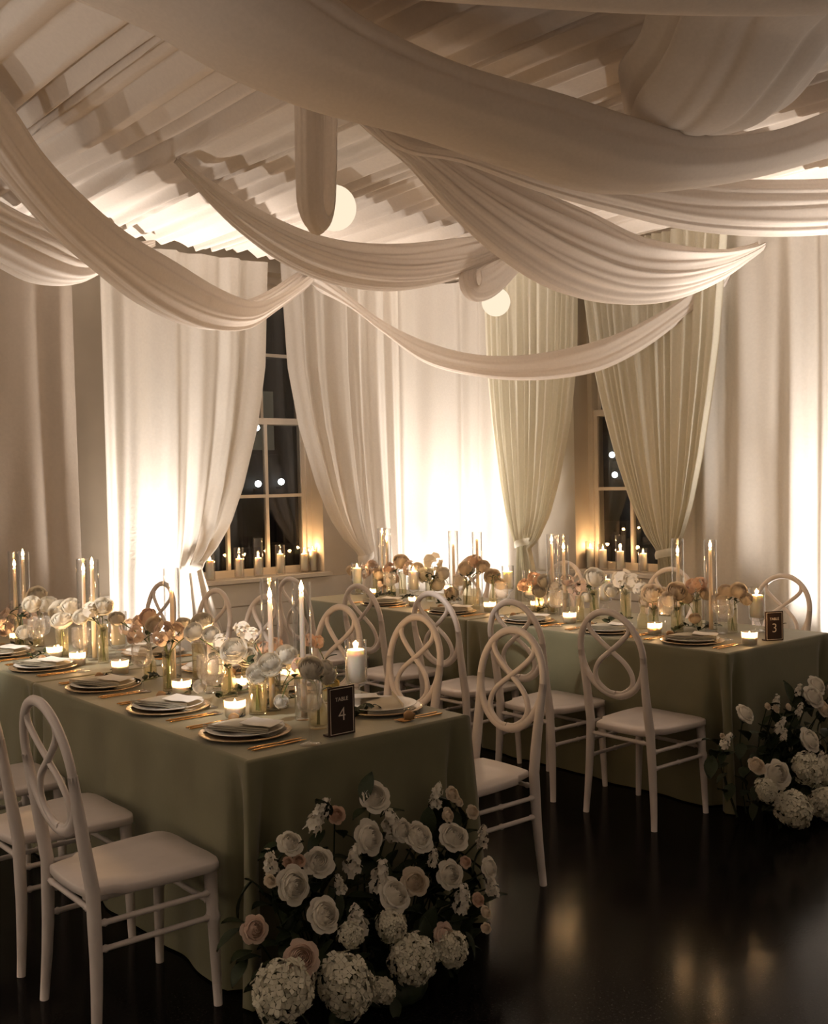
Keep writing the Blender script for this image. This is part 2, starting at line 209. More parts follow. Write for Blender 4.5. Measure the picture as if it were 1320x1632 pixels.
M = dict(
    sheer=fabric('white_chiffon', (.88, .84, .79), .38, 70),
    swag=fabric('cream_chiffon_swag', (.90, .845, .79), .48, 60, see=.03),
    ceil=fabric('pleated_ceiling_cloth', (.77, .70, .635), .12, 50),
    satin=fabric('ivory_satin_drape', (.88, .84, .78), .3, 50, gloss=.06),
    ivory=fabric('celadon_ivory_drape', (.86, .83, .71), .33, 50),
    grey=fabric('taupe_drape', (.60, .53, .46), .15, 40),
    cloth=mat('sage_tablecloth', (.19, .18, .105), .55, .25, noise=(6, .06), bump=(60, .05), sheen=.25),
    chair=mat('white_painted_wood', (.74, .67, .63), .38, .4, noise=(9, .05)),
    wall=mat('cream_plaster', (.60, .54, .46), .8, .2, noise=(4, .04)),
    trim=mat('white_painted_trim', (.70, .64, .56), .5, .3, noise=(7, .04)),
    wainscot=mat('painted_board', (.72, .68, .62), .5, .3, noise=(5, .04)),
    wax=mat('ivory_wax', (.95, .82, .70), .45, .3, sss=.7),
    waxw=mat('white_wax', (.97, .92, .84), .45, .3, sss=.7),
    wick=mat('charred_wick', (.02, .015, .01), .9),
    flame=emit('candle_flame', (1, .62, .24), 55),
    globe=emit('globe_glow', (1, .84, .62), .9),
    lens=emit('uplight_lens', (1, .86, .7), 18),
    black=mat('black_metal', (.015, .015, .015), .45),
    brass=mat('brushed_brass', (.65, .45, .25), .3, .5, metal=1),
    glass=glass('clear_glass'),
    ribbed=glass('ribbed_wine_glass', rough=.05, body=.09, bcol=(1, .95, .88)),
    votive=glass('votive_glass', rough=.15, body=.35, bcol=(1, .93, .80)),
    pane=glass('window_glass', (.92, .93, .92), 1.5, .01),
    bottle=glass('bud_vase_glass', (.97, .96, .90), rough=.04, body=.10, bcol=(.95, .88, .62)),  # golden body tint puts candle glow into the glass colour
    gold=mat('gold_cutlery', (.75, .42, .16), .22, .5, metal=1),
    charger=mat('gold_rim_charger', (.55, .40, .24), .25, .6, metal=.55),
    china=mat('white_china', (.80, .77, .72), .2, .5),
    napkin=mat('sage_linen_napkin', (.50, .46, .37), .85, .2, noise=(14, .06)),
    card=mat('menu_paper', (.85, .82, .76), .8, .2, noise=(30, .02)),
    rosew=fabric('white_petal', (.92, .87, .77), .32, 20),
    rosec=fabric('cream_petal', (.87, .76, .61), .4, 20),
    rosep=fabric('blush_petal', (.83, .66, .55), .4, 20),
    roseo=fabric('apricot_petal', (.82, .60, .46), .4, 20),
    roset=fabric('taupe_petal', (.76, .63, .55), .4, 20),
    rosey=fabric('yellow_petal', (.78, .62, .25), .4, 20),
    hyd=fabric('hydrangea_petal', (.80, .76, .62), .25, 20), core=mat('shaded_green_core', (.10, .11, .05), .8),
    leaf=mat('dark_green_leaf', (.030, .042, .018), .5, .3, noise=(30, .2)),
    stem=mat('green_stem', (.10, .14, .05), .5, .3),
    signb=mat('brown_sign_board', (.045, .028, .022), .5, .3),
    print=mat('cream_print', (.82, .72, .60), .6, .3),
    favour=mat('brown_favour', (.34, .19, .08), .5, .4, noise=(20, .15)),
    brick=mat('dark_facade', (.035, .034, .033), .9, .2, noise=(2, .2)),
    facadewin=mat('unlit_window', (.02, .022, .025), .2, .5),
    litwin=emit('dim_lit_window', (1, .85, .6), .05),
    litwin2=emit('lit_window', (.9, .9, .85), .14),
    lamp=emit('street_lamp_glow', (.92, .97, 1), 9),
    asphalt=mat('asphalt', (.03, .03, .03), .9, noise=(5, .2)),
)
# dark polished floor
def floor_mat():
    m = bpy.data.materials.new('dark_polished_floor'); m.use_nodes = True; nt = m.node_tree; b = nt.nodes['Principled BSDF']
    tc = nt.nodes.new('ShaderNodeTexCoord')
    n = nt.nodes.new('ShaderNodeTexNoise'); n.inputs['Scale'].default_value = 110; n.inputs['Detail'].default_value = 4
    nt.links.new(tc.outputs['Object'], n.inputs['Vector'])
    r = nt.nodes.new('ShaderNodeValToRGB'); r.color_ramp.elements[0].position = .45; r.color_ramp.elements[0].color = (.004, .004, .004, 1)
    r.color_ramp.elements[1].position = .75; r.color_ramp.elements[1].color = (.02, .016, .013, 1)
    nt.links.new(n.outputs['Fac'], r.inputs[0]); nt.links.new(r.outputs[0], b.inputs['Base Color'])
    n2 = nt.nodes.new('ShaderNodeTexNoise'); n2.inputs['Scale'].default_value = 3; nt.links.new(tc.outputs['Object'], n2.inputs['Vector'])
    q = nt.nodes.new('ShaderNodeMapRange'); q.inputs[3].default_value = .13; q.inputs[4].default_value = .18
    nt.links.new(n2.outputs['Fac'], q.inputs[0]); nt.links.new(q.outputs[0], b.inputs['Roughness'])
    bp = nt.nodes.new('ShaderNodeBump'); bp.inputs['Strength'].default_value = .05; bp.inputs['Distance'].default_value = .004
    nt.links.new(n.outputs['Fac'], bp.inputs['Height']); nt.links.new(bp.outputs[0], b.inputs['Normal'])
    b.inputs['Specular IOR Level'].default_value = .06
    return m
M['floor'] = floor_mat()
# ================================================================ room shell
XL, XR, YB, YF, ZC = -2.6, 7.0, -3.0, 7.95, 3.62
SILL = .82; WTOP = 3.44; GY = 8.2; GX = 7.25
struct(MB().box(XL - .3, XR + .3, YB - .3, YF + .3, -.12, 0).build('floor', M['floor'], smooth=False))
struct(MB().box(XL - .3, XR + .3, YB - .3, YF + .3, ZC, ZC + .15).build('ceiling', M['wall'], smooth=False))
struct(MB().box(XL - .2, XL, YB - .2, YF, 0, ZC).build('wall_left', M['wall'], smooth=False))
struct(MB().box(XL, XR + .2, YB - .2, YB, 0, ZC).build('wall_rear', M['wall'], smooth=False))
W1 = (3.80, 5.49); W2 = (4.60, 6.30)      # window openings along each wall
b = MB(); b.box(XL, W1[0], YF, YF + .32, 0, ZC); b.box(W1[1], XR + .32, YF, YF + .32, 0, ZC); b.box(W1[0], W1[1], YF, YF + .32, 0, SILL - .03); b.box(W1[0], W1[1], YF, YF + .32, WTOP, ZC)
wall_back = struct(b.build('wall_back', M['wall'], smooth=False))
b = MB(); b.box(XR, XR + .32, YB, W2[0], 0, ZC); b.box(XR, XR + .32, W2[1], YF, 0, ZC); b.box(XR, XR + .32, W2[0], W2[1], 0, SILL - .03); b.box(XR, XR + .32, W2[0], W2[1], WTOP, ZC)
wall_right = struct(b.build('wall_right', M['wall'], smooth=False))
# horizontal boards below the sills
for k in range(4):
    z0 = .01 + k * .195; z1 = z0 + .185
    MB().box(2.6, XR - .001, YF - .022, YF + .001, z0, z1).build('board', M['wainscot'], wall_back, smooth=False)
    MB().box(XR - .022, XR + .001, 2.0, YF - .024, z0, z1).build('board', M['wainscot'], wall_right, smooth=False)
def window(idx, axis, lo, hi):
    """double-hung sash window, four panes wide; axis 0 = wall_back (runs along x), 1 = wall_right (runs along y)"""
    root = bpy.data.objects.new('window_%d' % idx, None); col.objects.link(root); struct(root)
    G = GY if axis == 0 else GX
    def bx(u0, u1, d0, d1, z0, z1, name, m, par=root, sm=False):
        q = MB()
        if axis == 0: q.box(u0, u1, d0, d1, z0, z1)
        else: q.box(d0, d1, u0, u1, z0, z1)
        return q.build(name, m, par, smooth=sm)
    F = YF if axis == 0 else XR
    bx(lo - .05, hi + .05, F - .06, G + .05, SILL - .03, SILL, 'sill', M['trim'])
    for a, c in ((lo, lo + .05), (hi - .05, hi)): bx(a, c, G - .07, G + .07, SILL, WTOP, 'jamb', M['trim'])
    bx(lo, hi, G - .07, G + .07, WTOP - .06, WTOP, 'head', M['trim'])
    n = 4; a, c = lo + .05, hi - .05; pw = (c - a) / n
    for sash, (z0, z1, off) in (('lower', (SILL, 2.20, -.025)), ('upper', (2.14, WTOP - .06, .03))):
        d0, d1 = G + off - .02, G + off + .02
        r0 = z0 + .06; r1 = z1 - .055
        bx(a, c, d0, d1, z0, r0, 'rail', M['trim']); bx(a, c, d0, d1, r1, z1, 'rail', M['trim'])
        bx(a, a + .035, d0, d1, r0, r1, 'stile', M['trim']); bx(c - .035, c, d0, d1, r0, r1, 'stile', M['trim'])
        zm = (r0 + r1) / 2
        for k in range(1, n): bx(a + pw * k - .014, a + pw * k + .014, d0, d1, r0, r1, 'muntin', M['trim'])
        bx(a + .035, c - .035, d0 + .004, d1 - .004, zm - .014, zm + .014, 'muntin', M['trim'])
        for k in range(n):
            for (q0, q1) in ((r0, zm - .014), (zm + .014, r1)):
                u0 = a + pw * k + (.035 if k == 0 else .014); u1 = a + pw * (k + 1) - (.035 if k == n - 1 else .014)
                bx(u0, u1, G + off - .003, G + off + .003, q0, q1, 'pane', M['pane'])
window(1, 0, *W1); window(2, 1, *W2)
# ---------------------------------------------------------------- city outside
struct(MB().box(-6, 60, 8.6, 70, -14.2, -14).build('floor_street', M['asphalt'], smooth=False))
def building(name, label, axis, d, u0, u1, z0, z1, du, dz, seed, lamps):
    rnd = random.Random(seed); root = thing(name, label, 'building', (0, 0, 0))
    q = MB()
    q.box(u0, u1, d, d + 8, z0, z1) if axis == 0 else q.box(d, d + 8, u0, u1, z0, z1)
    wl = q.build('facade', M['brick'], root, smooth=False)
    u = u0 + .8
    def slab(a, c, e0, e1, s0, s1, nm, m, par):
        q = MB(); q.box(a, c, e0, e1, s0, s1) if axis == 0 else q.box(e0, e1, a, c, s0, s1); return q.build(nm, m, par, smooth=False)
    while u + 1.3 < u1:
        z = z0 + 1.2
        while z + 2 < z1:
            if -1.5 < z < 9:
                t = rnd.random(); m = M['litwin2'] if t > .93 else M['litwin'] if t > .72 else M['facadewin']
                w_ = slab(u, u + 1.25, d - .02, d + .05, z, z + 1.9, 'window', m, root)
                slab(u - .1, u + 1.35, d - .12, d, z - .15, z - .03, 'window_ledge', M['brick'], w_)
            z += dz
        u += du
    for (lu, lz) in lamps:
        q = MB(); q.lathe([(0, -.11), (.078, -.078), (.11, 0), (.078, .078), (0, .11)], 10, (lu, d - .3, lz) if axis == 0 else (d - .3, lu, lz)); l = q.build('wall_lamp', M['lamp'], root)
        slab(lu - .03, lu + .03, d - .3, d, lz - .22, lz - .16, 'bracket', M['black'], l)
building('office_block', 'dark office block with few lit windows beyond the left window', 0, 30, 8, 28, -14, 22, 2.2, 3.1, 3, LAMPS1)
building('apartment_block', 'dark apartment block with lit windows beyond the right window', 1, 30, 14, 29, -14, 20, 2.4, 3.2, 5, LAMPS2)
# ================================================================ wall drapes
def path(u, off):
    """walk along the back wall, round the corner, then forward along the right wall; returns point and inward normal"""
    Y0, X0, R = 7.80, 6.86, .5
    if u < X0 - R: x, y, n = u, Y0, (0, -1)
    elif u < X0 - R + PI / 2 * R:
        a = (u - (X0 - R)) / R; n = (-math.sin(a), -math.cos(a)); x, y = X0 - R - n[0] * R, Y0 - R - n[1] * R
    else: x, y, n = X0, Y0 - R - (u - (X0 - R + PI / 2 * R)), (-1, 0)
    return x + n[0] * off, y + n[1] * off, n
def uy(y): return 6.36 + PI / 4 - y + 7.30          # right-wall y -> u
def interp(k, t): return float(np.interp(t, [a for a, b in k], [b for a, b in k]))
def drape(name, label, m, top, off, folds, amp, seed, ztop=3.47, zbot=.015, tie=None, tie_map=None, wz=None, tail=None, N=220, group=None, tc=0, tw=.09):
    rnd = random.Random(seed); ph = [rnd.uniform(0, 6.28) for _ in range(8)]; fr = [rnd.uniform(.8, 1.25) for _ in range(8)]
    NZ = 64 if tie else 26; P = []
    zs = [ztop + (zbot - ztop) * k / (NZ - 1) for k in range(NZ)]
    for i in range(N):
        s = i / (N - 1); row = []
        f1 = 2 * PI * folds * (s + .018 * math.sin(9 * s + ph[6]) + .02 * math.sin(17 * s + ph[7]))
        for z in zs:
            u = interp(top, s); hh = (ztop - z) / (ztop - zbot)
            a = amp * (.75 + .25 * hh)
            o = math.sin(f1 + ph[0] + .5 * math.sin(1.6 * z + ph[1])) + .45 * math.sin(f1 * .47 * fr[1] + ph[2] + .3 * z) + .3 * math.sin(f1 * 1.9 * fr[2] + ph[3] - .4 * z)
            dz = 0
            if tie:
                if z > tie:
                    k = interp(wz, z); u = u + (interp(tie_map, s) - u) * k
                    a *= 1 + .15 * k * k
                else:
                    k = min(1, (tie - z) / tie * 1.6); ut = interp(tie_map, s); u = ut + (interp(tail, s) - ut) * k
                    a *= 1.15 - .1 * k
            o = a * o + off
            x, y, n = path(u, o); row.append((x, y, z))
        P.append(row)
    root = thing(name, label, 'curtain', (*path((interp(top, 0) + interp(top, 1)) / 2, off)[:2], 0), 0, group)
    q = MB().grid(P); o = q.build('fabric', m, root); o.location = -Vector(root.location)
    if tie:
        # band wrapped round the gathered bunch
        x, y, n = path(tc, off); tx, ty = -n[1], n[0]; band = []
        for k in range(25):
            t_ = 2 * PI * k / 24; row = []
            for v in range(5):
                e = 1 + .10 * math.cos((v - 2) / 2 * 1.4)
                row.append((x + tx * tw * e * math.cos(t_) + n[0] * .07 * e * math.sin(t_) - root.location.x, y + ty * tw * e * math.cos(t_) + n[1] * .07 * e * math.sin(t_) - root.location.y, tie - .03 + .015 * v + .02 * math.cos(t_)))
            band.append(row)
        MB().grid(band).build('tieback', m, root)
    return root
WZ = [(.0, 1), (.97, 1), (1.1, .80), (1.3, .60), (1.6, .42), (2.1, .20), (2.6, .07), (3.47, 0)]
WZ2 = [(0, 1), (1.02, 1), (1.15, .84), (1.4, .66), (1.75, .48), (2.2, .30), (2.6, .17), (3.47, 0)]
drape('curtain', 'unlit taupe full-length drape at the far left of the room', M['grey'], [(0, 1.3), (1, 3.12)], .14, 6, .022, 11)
drape('curtain', 'white satin drape gathered back to the left of the left window', M['satin'], [(0, 3.36), (1, 4.84)], .05, 5, .034, 3,
      tie=.97, tie_map=[(0, 3.36), (.5, 3.98), (1, 4.14)], wz=WZ, tail=[(0, 3.36), (.5, 3.95), (1, 4.34)], tc=4.07, tw=.085)
drape('curtain', 'white drape gathered back to the right of the left window', M['sheer'], [(0, 4.94), (1, 6.2)], .13, 6, .03, 5,
      tie=.95, tie_map=[(0, 5.70), (.55, 5.80), (1, 6.2)], wz=WZ, tail=[(0, 5.60), (.55, 5.82), (1, 6.2)], tc=5.75, tw=.065)
drape('curtain', 'white sheer drape hanging straight across the corner, brightly uplit', M['sheer'], [(0, 5.75), (1, uy(6.85))], -.01, 6.5, .036, 8)
drape('curtain', 'celadon pleated drape tied back to the left of the right window', M['ivory'], [(0, uy(7.15)), (1, uy(5.99))], .12, 13, .022, 14,
      tie=1.05, tie_map=[(0, uy(6.74)), (1, uy(6.62))], wz=WZ, tail=[(0, uy(6.82)), (1, uy(6.42))], tc=uy(6.68), tw=.08)
drape('curtain', 'celadon pleated drape tied back to the right of the right window', M['ivory'], [(0, uy(6.0)), (1, uy(4.55))], .13, 15, .022, 21,
      tie=1.02, tie_map=[(0, uy(5.20)), (1, uy(5.06))], wz=WZ2, tail=[(0, uy(5.24)), (1, uy(4.86))], tc=uy(5.13), tw=.09)
drape('curtain', 'white satin drape hanging straight at the far right, brightly uplit', M['satin'], [(0, uy(5.15)), (1, uy(2.3))], .0, 10, .034, 31, N=320)
# ================================================================ pleated ceiling canopy
rnd = random.Random(4); xs = []; x = XL
while x < XR - .1:
    xs.append((x, rnd.uniform(-.075, -.01) if len(xs) % 2 else rnd.uniform(.0, .045))); x += rnd.choice((.03, .05, .06, .09, .13)) * rnd.uniform(.8, 1.3)
kx = np.array([a for a, b in xs]); kz = np.array([b for a, b in xs]); P = []
NX = 1500
for i in range(NX):
    x = XL + .02 + (XR - XL - .06) * i / (NX - 1); row = []
    for j in range(36):
        y = YB + .05 + (7.74 - YB - .05) * j / 35
        xx = x + .05 * math.sin(.9 * y + .7 * x) + .018 * math.sin(2.3 * y + 1.9 * x)
        k = int(np.clip(np.searchsorted(kx, xx) - 1, 0, len(kx) - 2)); t = (xx - kx[k]) / (kx[k + 1] - kx[k]); t = min(1, max(0, t)); t = t ** 2.2 if kz[k + 1] > kz[k] else 1 - (1 - t) ** .8
        z = 3.53 + kz[k] * (1 - t) + kz[k + 1] * t - .012 * math.sin(1.3 * y) + 0
        row.append((x, y + ((.012 * math.sin(9 * x) + .008 * math.sin(23 * x)) if j == 35 else 0), z))
    P.append(row)
tag(MB().grid(P).build('ceiling_canopy', M['ceil']), 'pleated cream fabric lining stretched under the whole ceiling', 'canopy')
# ================================================================ swags
def swag(key, label, pleats=4, wide=.5, seed=0, relief=.16):
    pts = SWAG[key]; c = spline(pts, 90); rnd = random.Random(seed + 40); ph = [rnd.uniform(0, 6.28) for _ in range(6)]
    A, B = c[0, :2], c[-1, :2]; t = B - A; t = t / np.linalg.norm(t); side = np.array([t[1], -t[0], 0.]); P = []; NV = 110
    nf = int(pleats * 5); folds = [(-1 + 2 * (k + rnd.uniform(.1, .9)) / nf, rnd.uniform(.35, .8) / nf, rnd.choice((-1, 1, 1, .6)) * rnd.uniform(.4, 1), rnd.uniform(-.25, .25)) for k in range(nf)]
    for i in range(90):
        tg = c[min(i + 1, 89), :3] - c[max(i - 1, 0), :3]; tg /= np.linalg.norm(tg)
        nrm = np.cross(side, tg); nrm /= np.linalg.norm(nrm)
        if nrm[2] < 0: nrm = -nrm
        if key in ('S7', 'S11'): nrm = np.cross(side, tg)
        kk = 1 / (.8 + wide * .7); h = max(c[i, 3], .045) * kk; a = h * wide; row = []; s = i / 89
        ends = min(1, 4 * min(s, 1 - s) + .35)
        for j in range(NV + 1):
            v = -1 + 2 * j / NV; phi = v * 1.72
            f = 0
            for (fv, fw, fa, dr) in folds:
                x_ = (v - fv - dr * (s - .5)) / fw; f += fa * math.exp(-x_ * x_) 
            r = 1 + f * relief * (1.3 - .5 * ends)
            la = a * math.sin(phi) * r; ve = h * (.5 - math.cos(phi)) * r
            if abs(v) > .75: ve -= (abs(v) - .75) * h * .5 * math.sin(7 * s * (1 if v > 0 else 1.4) + ph[3])
            q = c[i, :3] + side * la + nrm * ve * .92; row.append((float(q[0]), float(q[1]), min(float(q[2]), 3.50)))
        P.append(row)
    o = MB().grid(P).build('ceiling_swag', M['swag'])
    o.modifiers.new('cloth', 'SOLIDIFY').thickness = .002
    return tag(o, label, 'swag', 'draped ceiling swags')
swag('S1', 'widest sheer swag crossing the top from upper left to right', pleats=1.6, wide=1.1, seed=1, relief=.07)
swag('S2', 'dark sheer swag cut off by the top edge at the right', pleats=1.0, wide=1.1, seed=2, relief=.06)
swag('S3', 'short broad swag dropping from the top right behind the widest swag', pleats=2, wide=1.6, seed=3)
swag('S4', 'deep pleated swag ending at the right wall above the right window', pleats=4, wide=.55, seed=4)
swag('S5', 'pleated swag directly below the widest one, running off the right edge', pleats=3, wide=.55, seed=5)
swag('S6', 'pleated central swag rising left to a point on the ceiling', pleats=4, wide=.55, seed=6, relief=.24)
swag('S7', 'narrow hanging loop of fabric beside the upper globe lamp', pleats=1.5, wide=.7, seed=7)
swag('S8', 'long deep swag at left ending above the left window', pleats=2.6, wide=.6, seed=8, relief=.20)
swag('S9', 'pale swag at the far left edge above the taupe drape', pleats=3, wide=.5, seed=9, relief=.2)
swag('S10', 'thin pale swag strung low across the corner of the room', pleats=2, wide=.5, seed=10, relief=.2)
swag('S11', 'small looped fabric end in front of the lower globe lamp', pleats=2, wide=.5, seed=11)
# ================================================================ globe lamps
def globe(loc, r, label):
    t = thing('globe_lamp', label, 'lamp', loc)
    prof = [(r * math.sin(a), -r * math.cos(a)) for a in [PI * k / 20 for k in range(21)]]
    MB().lathe(prof, 32).build('globe', M['globe'], t)
    MB().lathe([(0, r * .93), (.022, r * .93), (.022, r + .015), (.006, r + .02), (.006, 3.46 - loc[2]), (0, 3.46 - loc[2])], 12).build('stem', M['trim'], t)
    return t
globe((3.50, 4.89, 3.14), .125, 'glowing white globe lamp beside the hanging fabric loop')
globe((5.97, 6.17, 3.02), .113, 'glowing white globe lamp behind the swags near the corner')
# ================================================================ floor uplights
for (p, tgt, e), lb in zip(UPLIGHTS, ('behind the front table by the white drape', 'in the room corner behind the rear table', 'at the right wall behind the rear table')):
    t = thing('floor_uplight', 'small black can uplight ' + lb, 'light', (*p, 0))
    MB().lathe([(0, .02), (.07, .02), (.085, .04), (.085, .19), (.075, .19), (.075, .165), (0, .165)], 20).build('housing', M['black'], t)
    MB().lathe([(0, .168), (.072, .168)], 20).build('lens', M['lens'], t)
    MB().box(-.1, .1, -.012, .012, 0, .02).build('stand', M['black'], t, smooth=False)
    for ang, k in ((54, 1.1), (112, .55)):            # hot centre and soft spill of the one lamp
        s = spot('uplight_beam', (p[0], p[1], .185), (tgt[0], tgt[1], 3.4), e * k, ang, 1.0, WARM, .06); s.parent = t
        s.location = (0, 0, .185)
# ================================================================ tablecloths
T = .765
def tablecloth(x0, x1, y0, y1, label, joined, seed):
    """floor-length cloth over one banquet table; joined = side of the next table ('+y' or '-y')"""
    rnd = random.Random(seed); ph = [rnd.uniform(0, 6.28) for _ in range(6)]
    root = thing('tablecloth', label, 'tablecloth', ((x0 + x1) / 2, (y0 + y1) / 2, 0), 0, 'sage tablecloths')
    cx, cyy = (x0 + x1) / 2, (y0 + y1) / 2; R = .012
    per = []
    n1 = 90; n2 = 50
    for k in range(n1): per.append((x0, y1 + (y0 - y1) * k / n1, (-1, 0), k / n1))
    for k in range(n2): per.append((x0 + (x1 - x0) * k / n2, y0, (0, -1), k / n2))
    for k in range(n1): per.append((x1, y0 + (y1 - y0) * k / n1, (1, 0), k / n1))
    for k in range(n2): per.append((x1 + (x0 - x1) * k / n2, y1, (0, 1), k / n2))
    rows = []; NL = 18
    zl = [T, T - .003, T - .010] + [T - .012 - (T - .02) * (k / (NL - 1)) ** 1.1 for k in range(1, NL)]
    for i, (x, y, n, s) in enumerate(per):
        row = []; corner = min(s, 1 - s); arc = i * .0205
        side = '+y' if n == (0, 1) else '-y' if n == (0, -1) else ''
        jn = side == joined
        # distance to a corner along this side
        Ls = (y1 - y0) if n[0] else (x1 - x0); dc = corner * Ls
        nearj = False
        if n[0]:
            e = (y1 if joined == '+y' else y0); nearj = abs(y - e) < .05
        for k, z in enumerate(zl):
            h = (T - z) / T
            d = [-.012, -.004, 0][k] if k < 3 else 0
            fold = (math.sin(arc * 16 + ph[0]) * .5 + math.sin(arc * 9.3 + ph[1]) * .6 + math.sin(arc * 27 + ph[2]) * .25)
            o = d + h * .020 + .014 * h ** 1.2 * fold * (1 - math.exp(-(dc / .12) ** 2))
            if not jn:
                o += h * .032 * math.exp(-(dc / .10) ** 2) - .10 * min(1, h * 2.0) * math.exp(-((dc - .075) / .030) ** 2)
            if jn: o = min(d, 0) - .003 + 0 * h
            if nearj: o = d + .012 * h
            px, py = x + n[0] * o, y + n[1] * o
            # corner flare: push diagonally so the two sides meet
            if dc < .10 and not jn and not nearj:
                tx = (1 if x < cx else -1); ty = (1 if y < cyy else -1); g = math.exp(-(dc / .05) ** 2) * h * .035
                if n[0]: py -= ty * g
                else: px -= tx * g
            row.append((px - cx, py - cyy, max(z, .006)))
        rows.append(row)
    q = MB().grid(rows, close_u=True)
    q.add([r[0] for r in rows], [tuple(range(len(rows)))])
    q.build('cloth', M['cloth'], root)
    return root
X4, Y4, X3, Y3, WT, LT = 1.692, 2.893, 4.388, 3.0, .932, 1.845
tablecloth(X4, X4 + WT, Y4, Y4 + LT, 'sage floor-length cloth on the front table, half holding the number four sign', '+y', 1)
tablecloth(X4, X4 + WT, Y4 + LT + .004, Y4 + 2 * LT, 'sage cloth on the farther half of the front table, cut by left edge', '-y', 2)
tablecloth(X3, X3 + WT, Y3, Y3 + LT, 'sage floor-length cloth on the rear table, half holding the number three sign', '+y', 3)
tablecloth(X3, X3 + WT, Y3 + LT + .004, Y3 + 2 * LT, 'sage cloth on the far half of the rear table near the corner', '-y', 4)
# ================================================================ chairs
def make_chair():
    t = thing('infinity_chair', 'chair', 'chair', (0, 0, 0), 0, 'white infinity-back chairs')
    m = M['chair']
    # seat: outline rounded, notched at the rear legs, with a scooped side line
    out = []
    def P2(x, y): out.append((x, y))
    half = [(.222, 0), (.226, .10), (.222, .16), (.208, .195), (.185, .207), (.08, .205), (-.03, .195), (-.10, .186), (-.125, .160), (-.165, .150), (-.205, .135), (-.213, .07), (-.215, 0)]
    ring = [(x, y) for x, y in half] + [(x, -y) for x, y in reversed(half[1:-1])]
    q = MB(); n = len(ring); lay = [(.95, .418), (1, .424), (1, .444), (.985, .450), (.6, .447), (.0, .445)]
    V = []; F = []
    for s, z in lay:
        for x, y in ring: V.append((x * s + .01 * (1 - s), y * s, z))
    for a in range(len(lay) - 1):
        for k in range(n): F.append((a * n + k, a * n + (k + 1) % n, (a + 1) * n + (k + 1) % n, (a + 1) * n + k))
    F.append(tuple(reversed(range(n)))); q.add(V, F); q.build('seat', m, t)
    def bx(z): return -.195 - max(0, z - .45) * .15 - .015 * max(0, (.28 - z) / .28) ** 1.5
    # oval back frame
    pts = []
    for k in range(44):
        a = 2 * PI * k / 44; z = .795 + .20 * math.sin(a); y = .185 * math.cos(a); pts.append((bx(z), y, z))
    MB().tube(pts, .0165, 8, flat=.85, up=(1, 0, 0), closed=True).build('back_frame', m, t)
    for sg in (1, -1):
        c = spline([(.955, .115), (.91, .118), (.865, .075), (.81, .0), (.755, -.075), (.70, -.108), (.65, -.098), (.612, -.045), (.606, 0)], 36)
        MB().tube([(bx(z) + .002 * sg, y * sg, z) for z, y in c], .0125, 8, flat=.8, up=(1, 0, 0)).build('infinity_splat', m, t)
        zz = [0, .06, .15, .25, .35, .45, .55, .63, .70, .76, .80]; yy = [.203, .2, .194, .188, .182, .177, .175, .176, .179, .183, .185]
        MB().tube([(bx(z), sg * y, z) for z, y in zip(zz, yy)], [.0145, .0155, .0175, .0195, .021, .0215, .021, .0195, .018, .0165, .0155], 10, up=(1, 0, 0)).build('leg', m, t)
        MB().tube([(.188 - .004 * (z / .42), sg * (.202 - .02 * (z / .42)), z) for z in (0, .1, .2, .26, .27, .278, .286, .296, .35, .42)], [.0135, .0155, .0175, .0185, .0225, .0235, .0225, .019, .0205, .022], 10, up=(1, 0, 0)).build('leg', m, t)
        for z in (.355, .278):
            ks = [0, .06, .08, .1, .3, .48, .5, .52, .7, .9, .92, .94, 1]
            rr = [.009, .009, .0125, .009, .0095, .0095, .0125, .0095, .0095, .009, .0125, .009, .009]
            MB().tube([(-.197 + .39 * k, sg * (.186 + .006 * k), z) for k in ks], rr, 8).build('stretcher', m, t)
    ks = [0, .1, .12, .14, .86, .88, .9, 1]; rr = [.009, .009, .0125, .0095, .0095, .0125, .009, .009]
    MB().tube([(bx(.392), -.18 + .36 * k, .392) for k in ks], rr, 8, up=(1, 0, 0)).build('stretcher', m, t)
    MB().tube([(.19, -.188 + .376 * k, .315) for k in ks], rr, 8, up=(1, 0, 0)).build('stretcher', m, t)
    return t
chair0 = make_chair(); first = True
SPOTS = []
for k, y in enumerate((3.17, 3.79, 4.42)): SPOTS.append((1.42, y, 0, 'white infinity-back chair on the left side of the front table, %s from its corner' % ORD[k]))
for k, y in enumerate((3.17, 3.80, 4.40, 5.12, 5.66, 6.36)): SPOTS.append((2.86, y, 180, 'white infinity-back chair on the aisle side of the front table, %s from its sign' % ORD[k]))
for k, y in enumerate((3.275, 3.90, 4.53, 5.20, 5.95)): SPOTS.append((4.115, y, 0, 'white infinity-back chair on the aisle side of the rear table, %s from its sign' % ORD[k]))
for k, y in enumerate((3.60, 4.42, 5.38, 6.36)): SPOTS.append((5.58, y, 180, 'white infinity-back chair between rear table and right wall, %s from the sign' % ORD[k]))
rnd = random.Random(12)
for x, y, rz, lb in SPOTS:
    c = chair0 if first else copy_tree(chair0); first = False
    c.location = (x, y, 0); c.rotation_euler = (0, 0, math.radians(rz + rnd.uniform(-1.5, 1.5))); c['label'] = lb
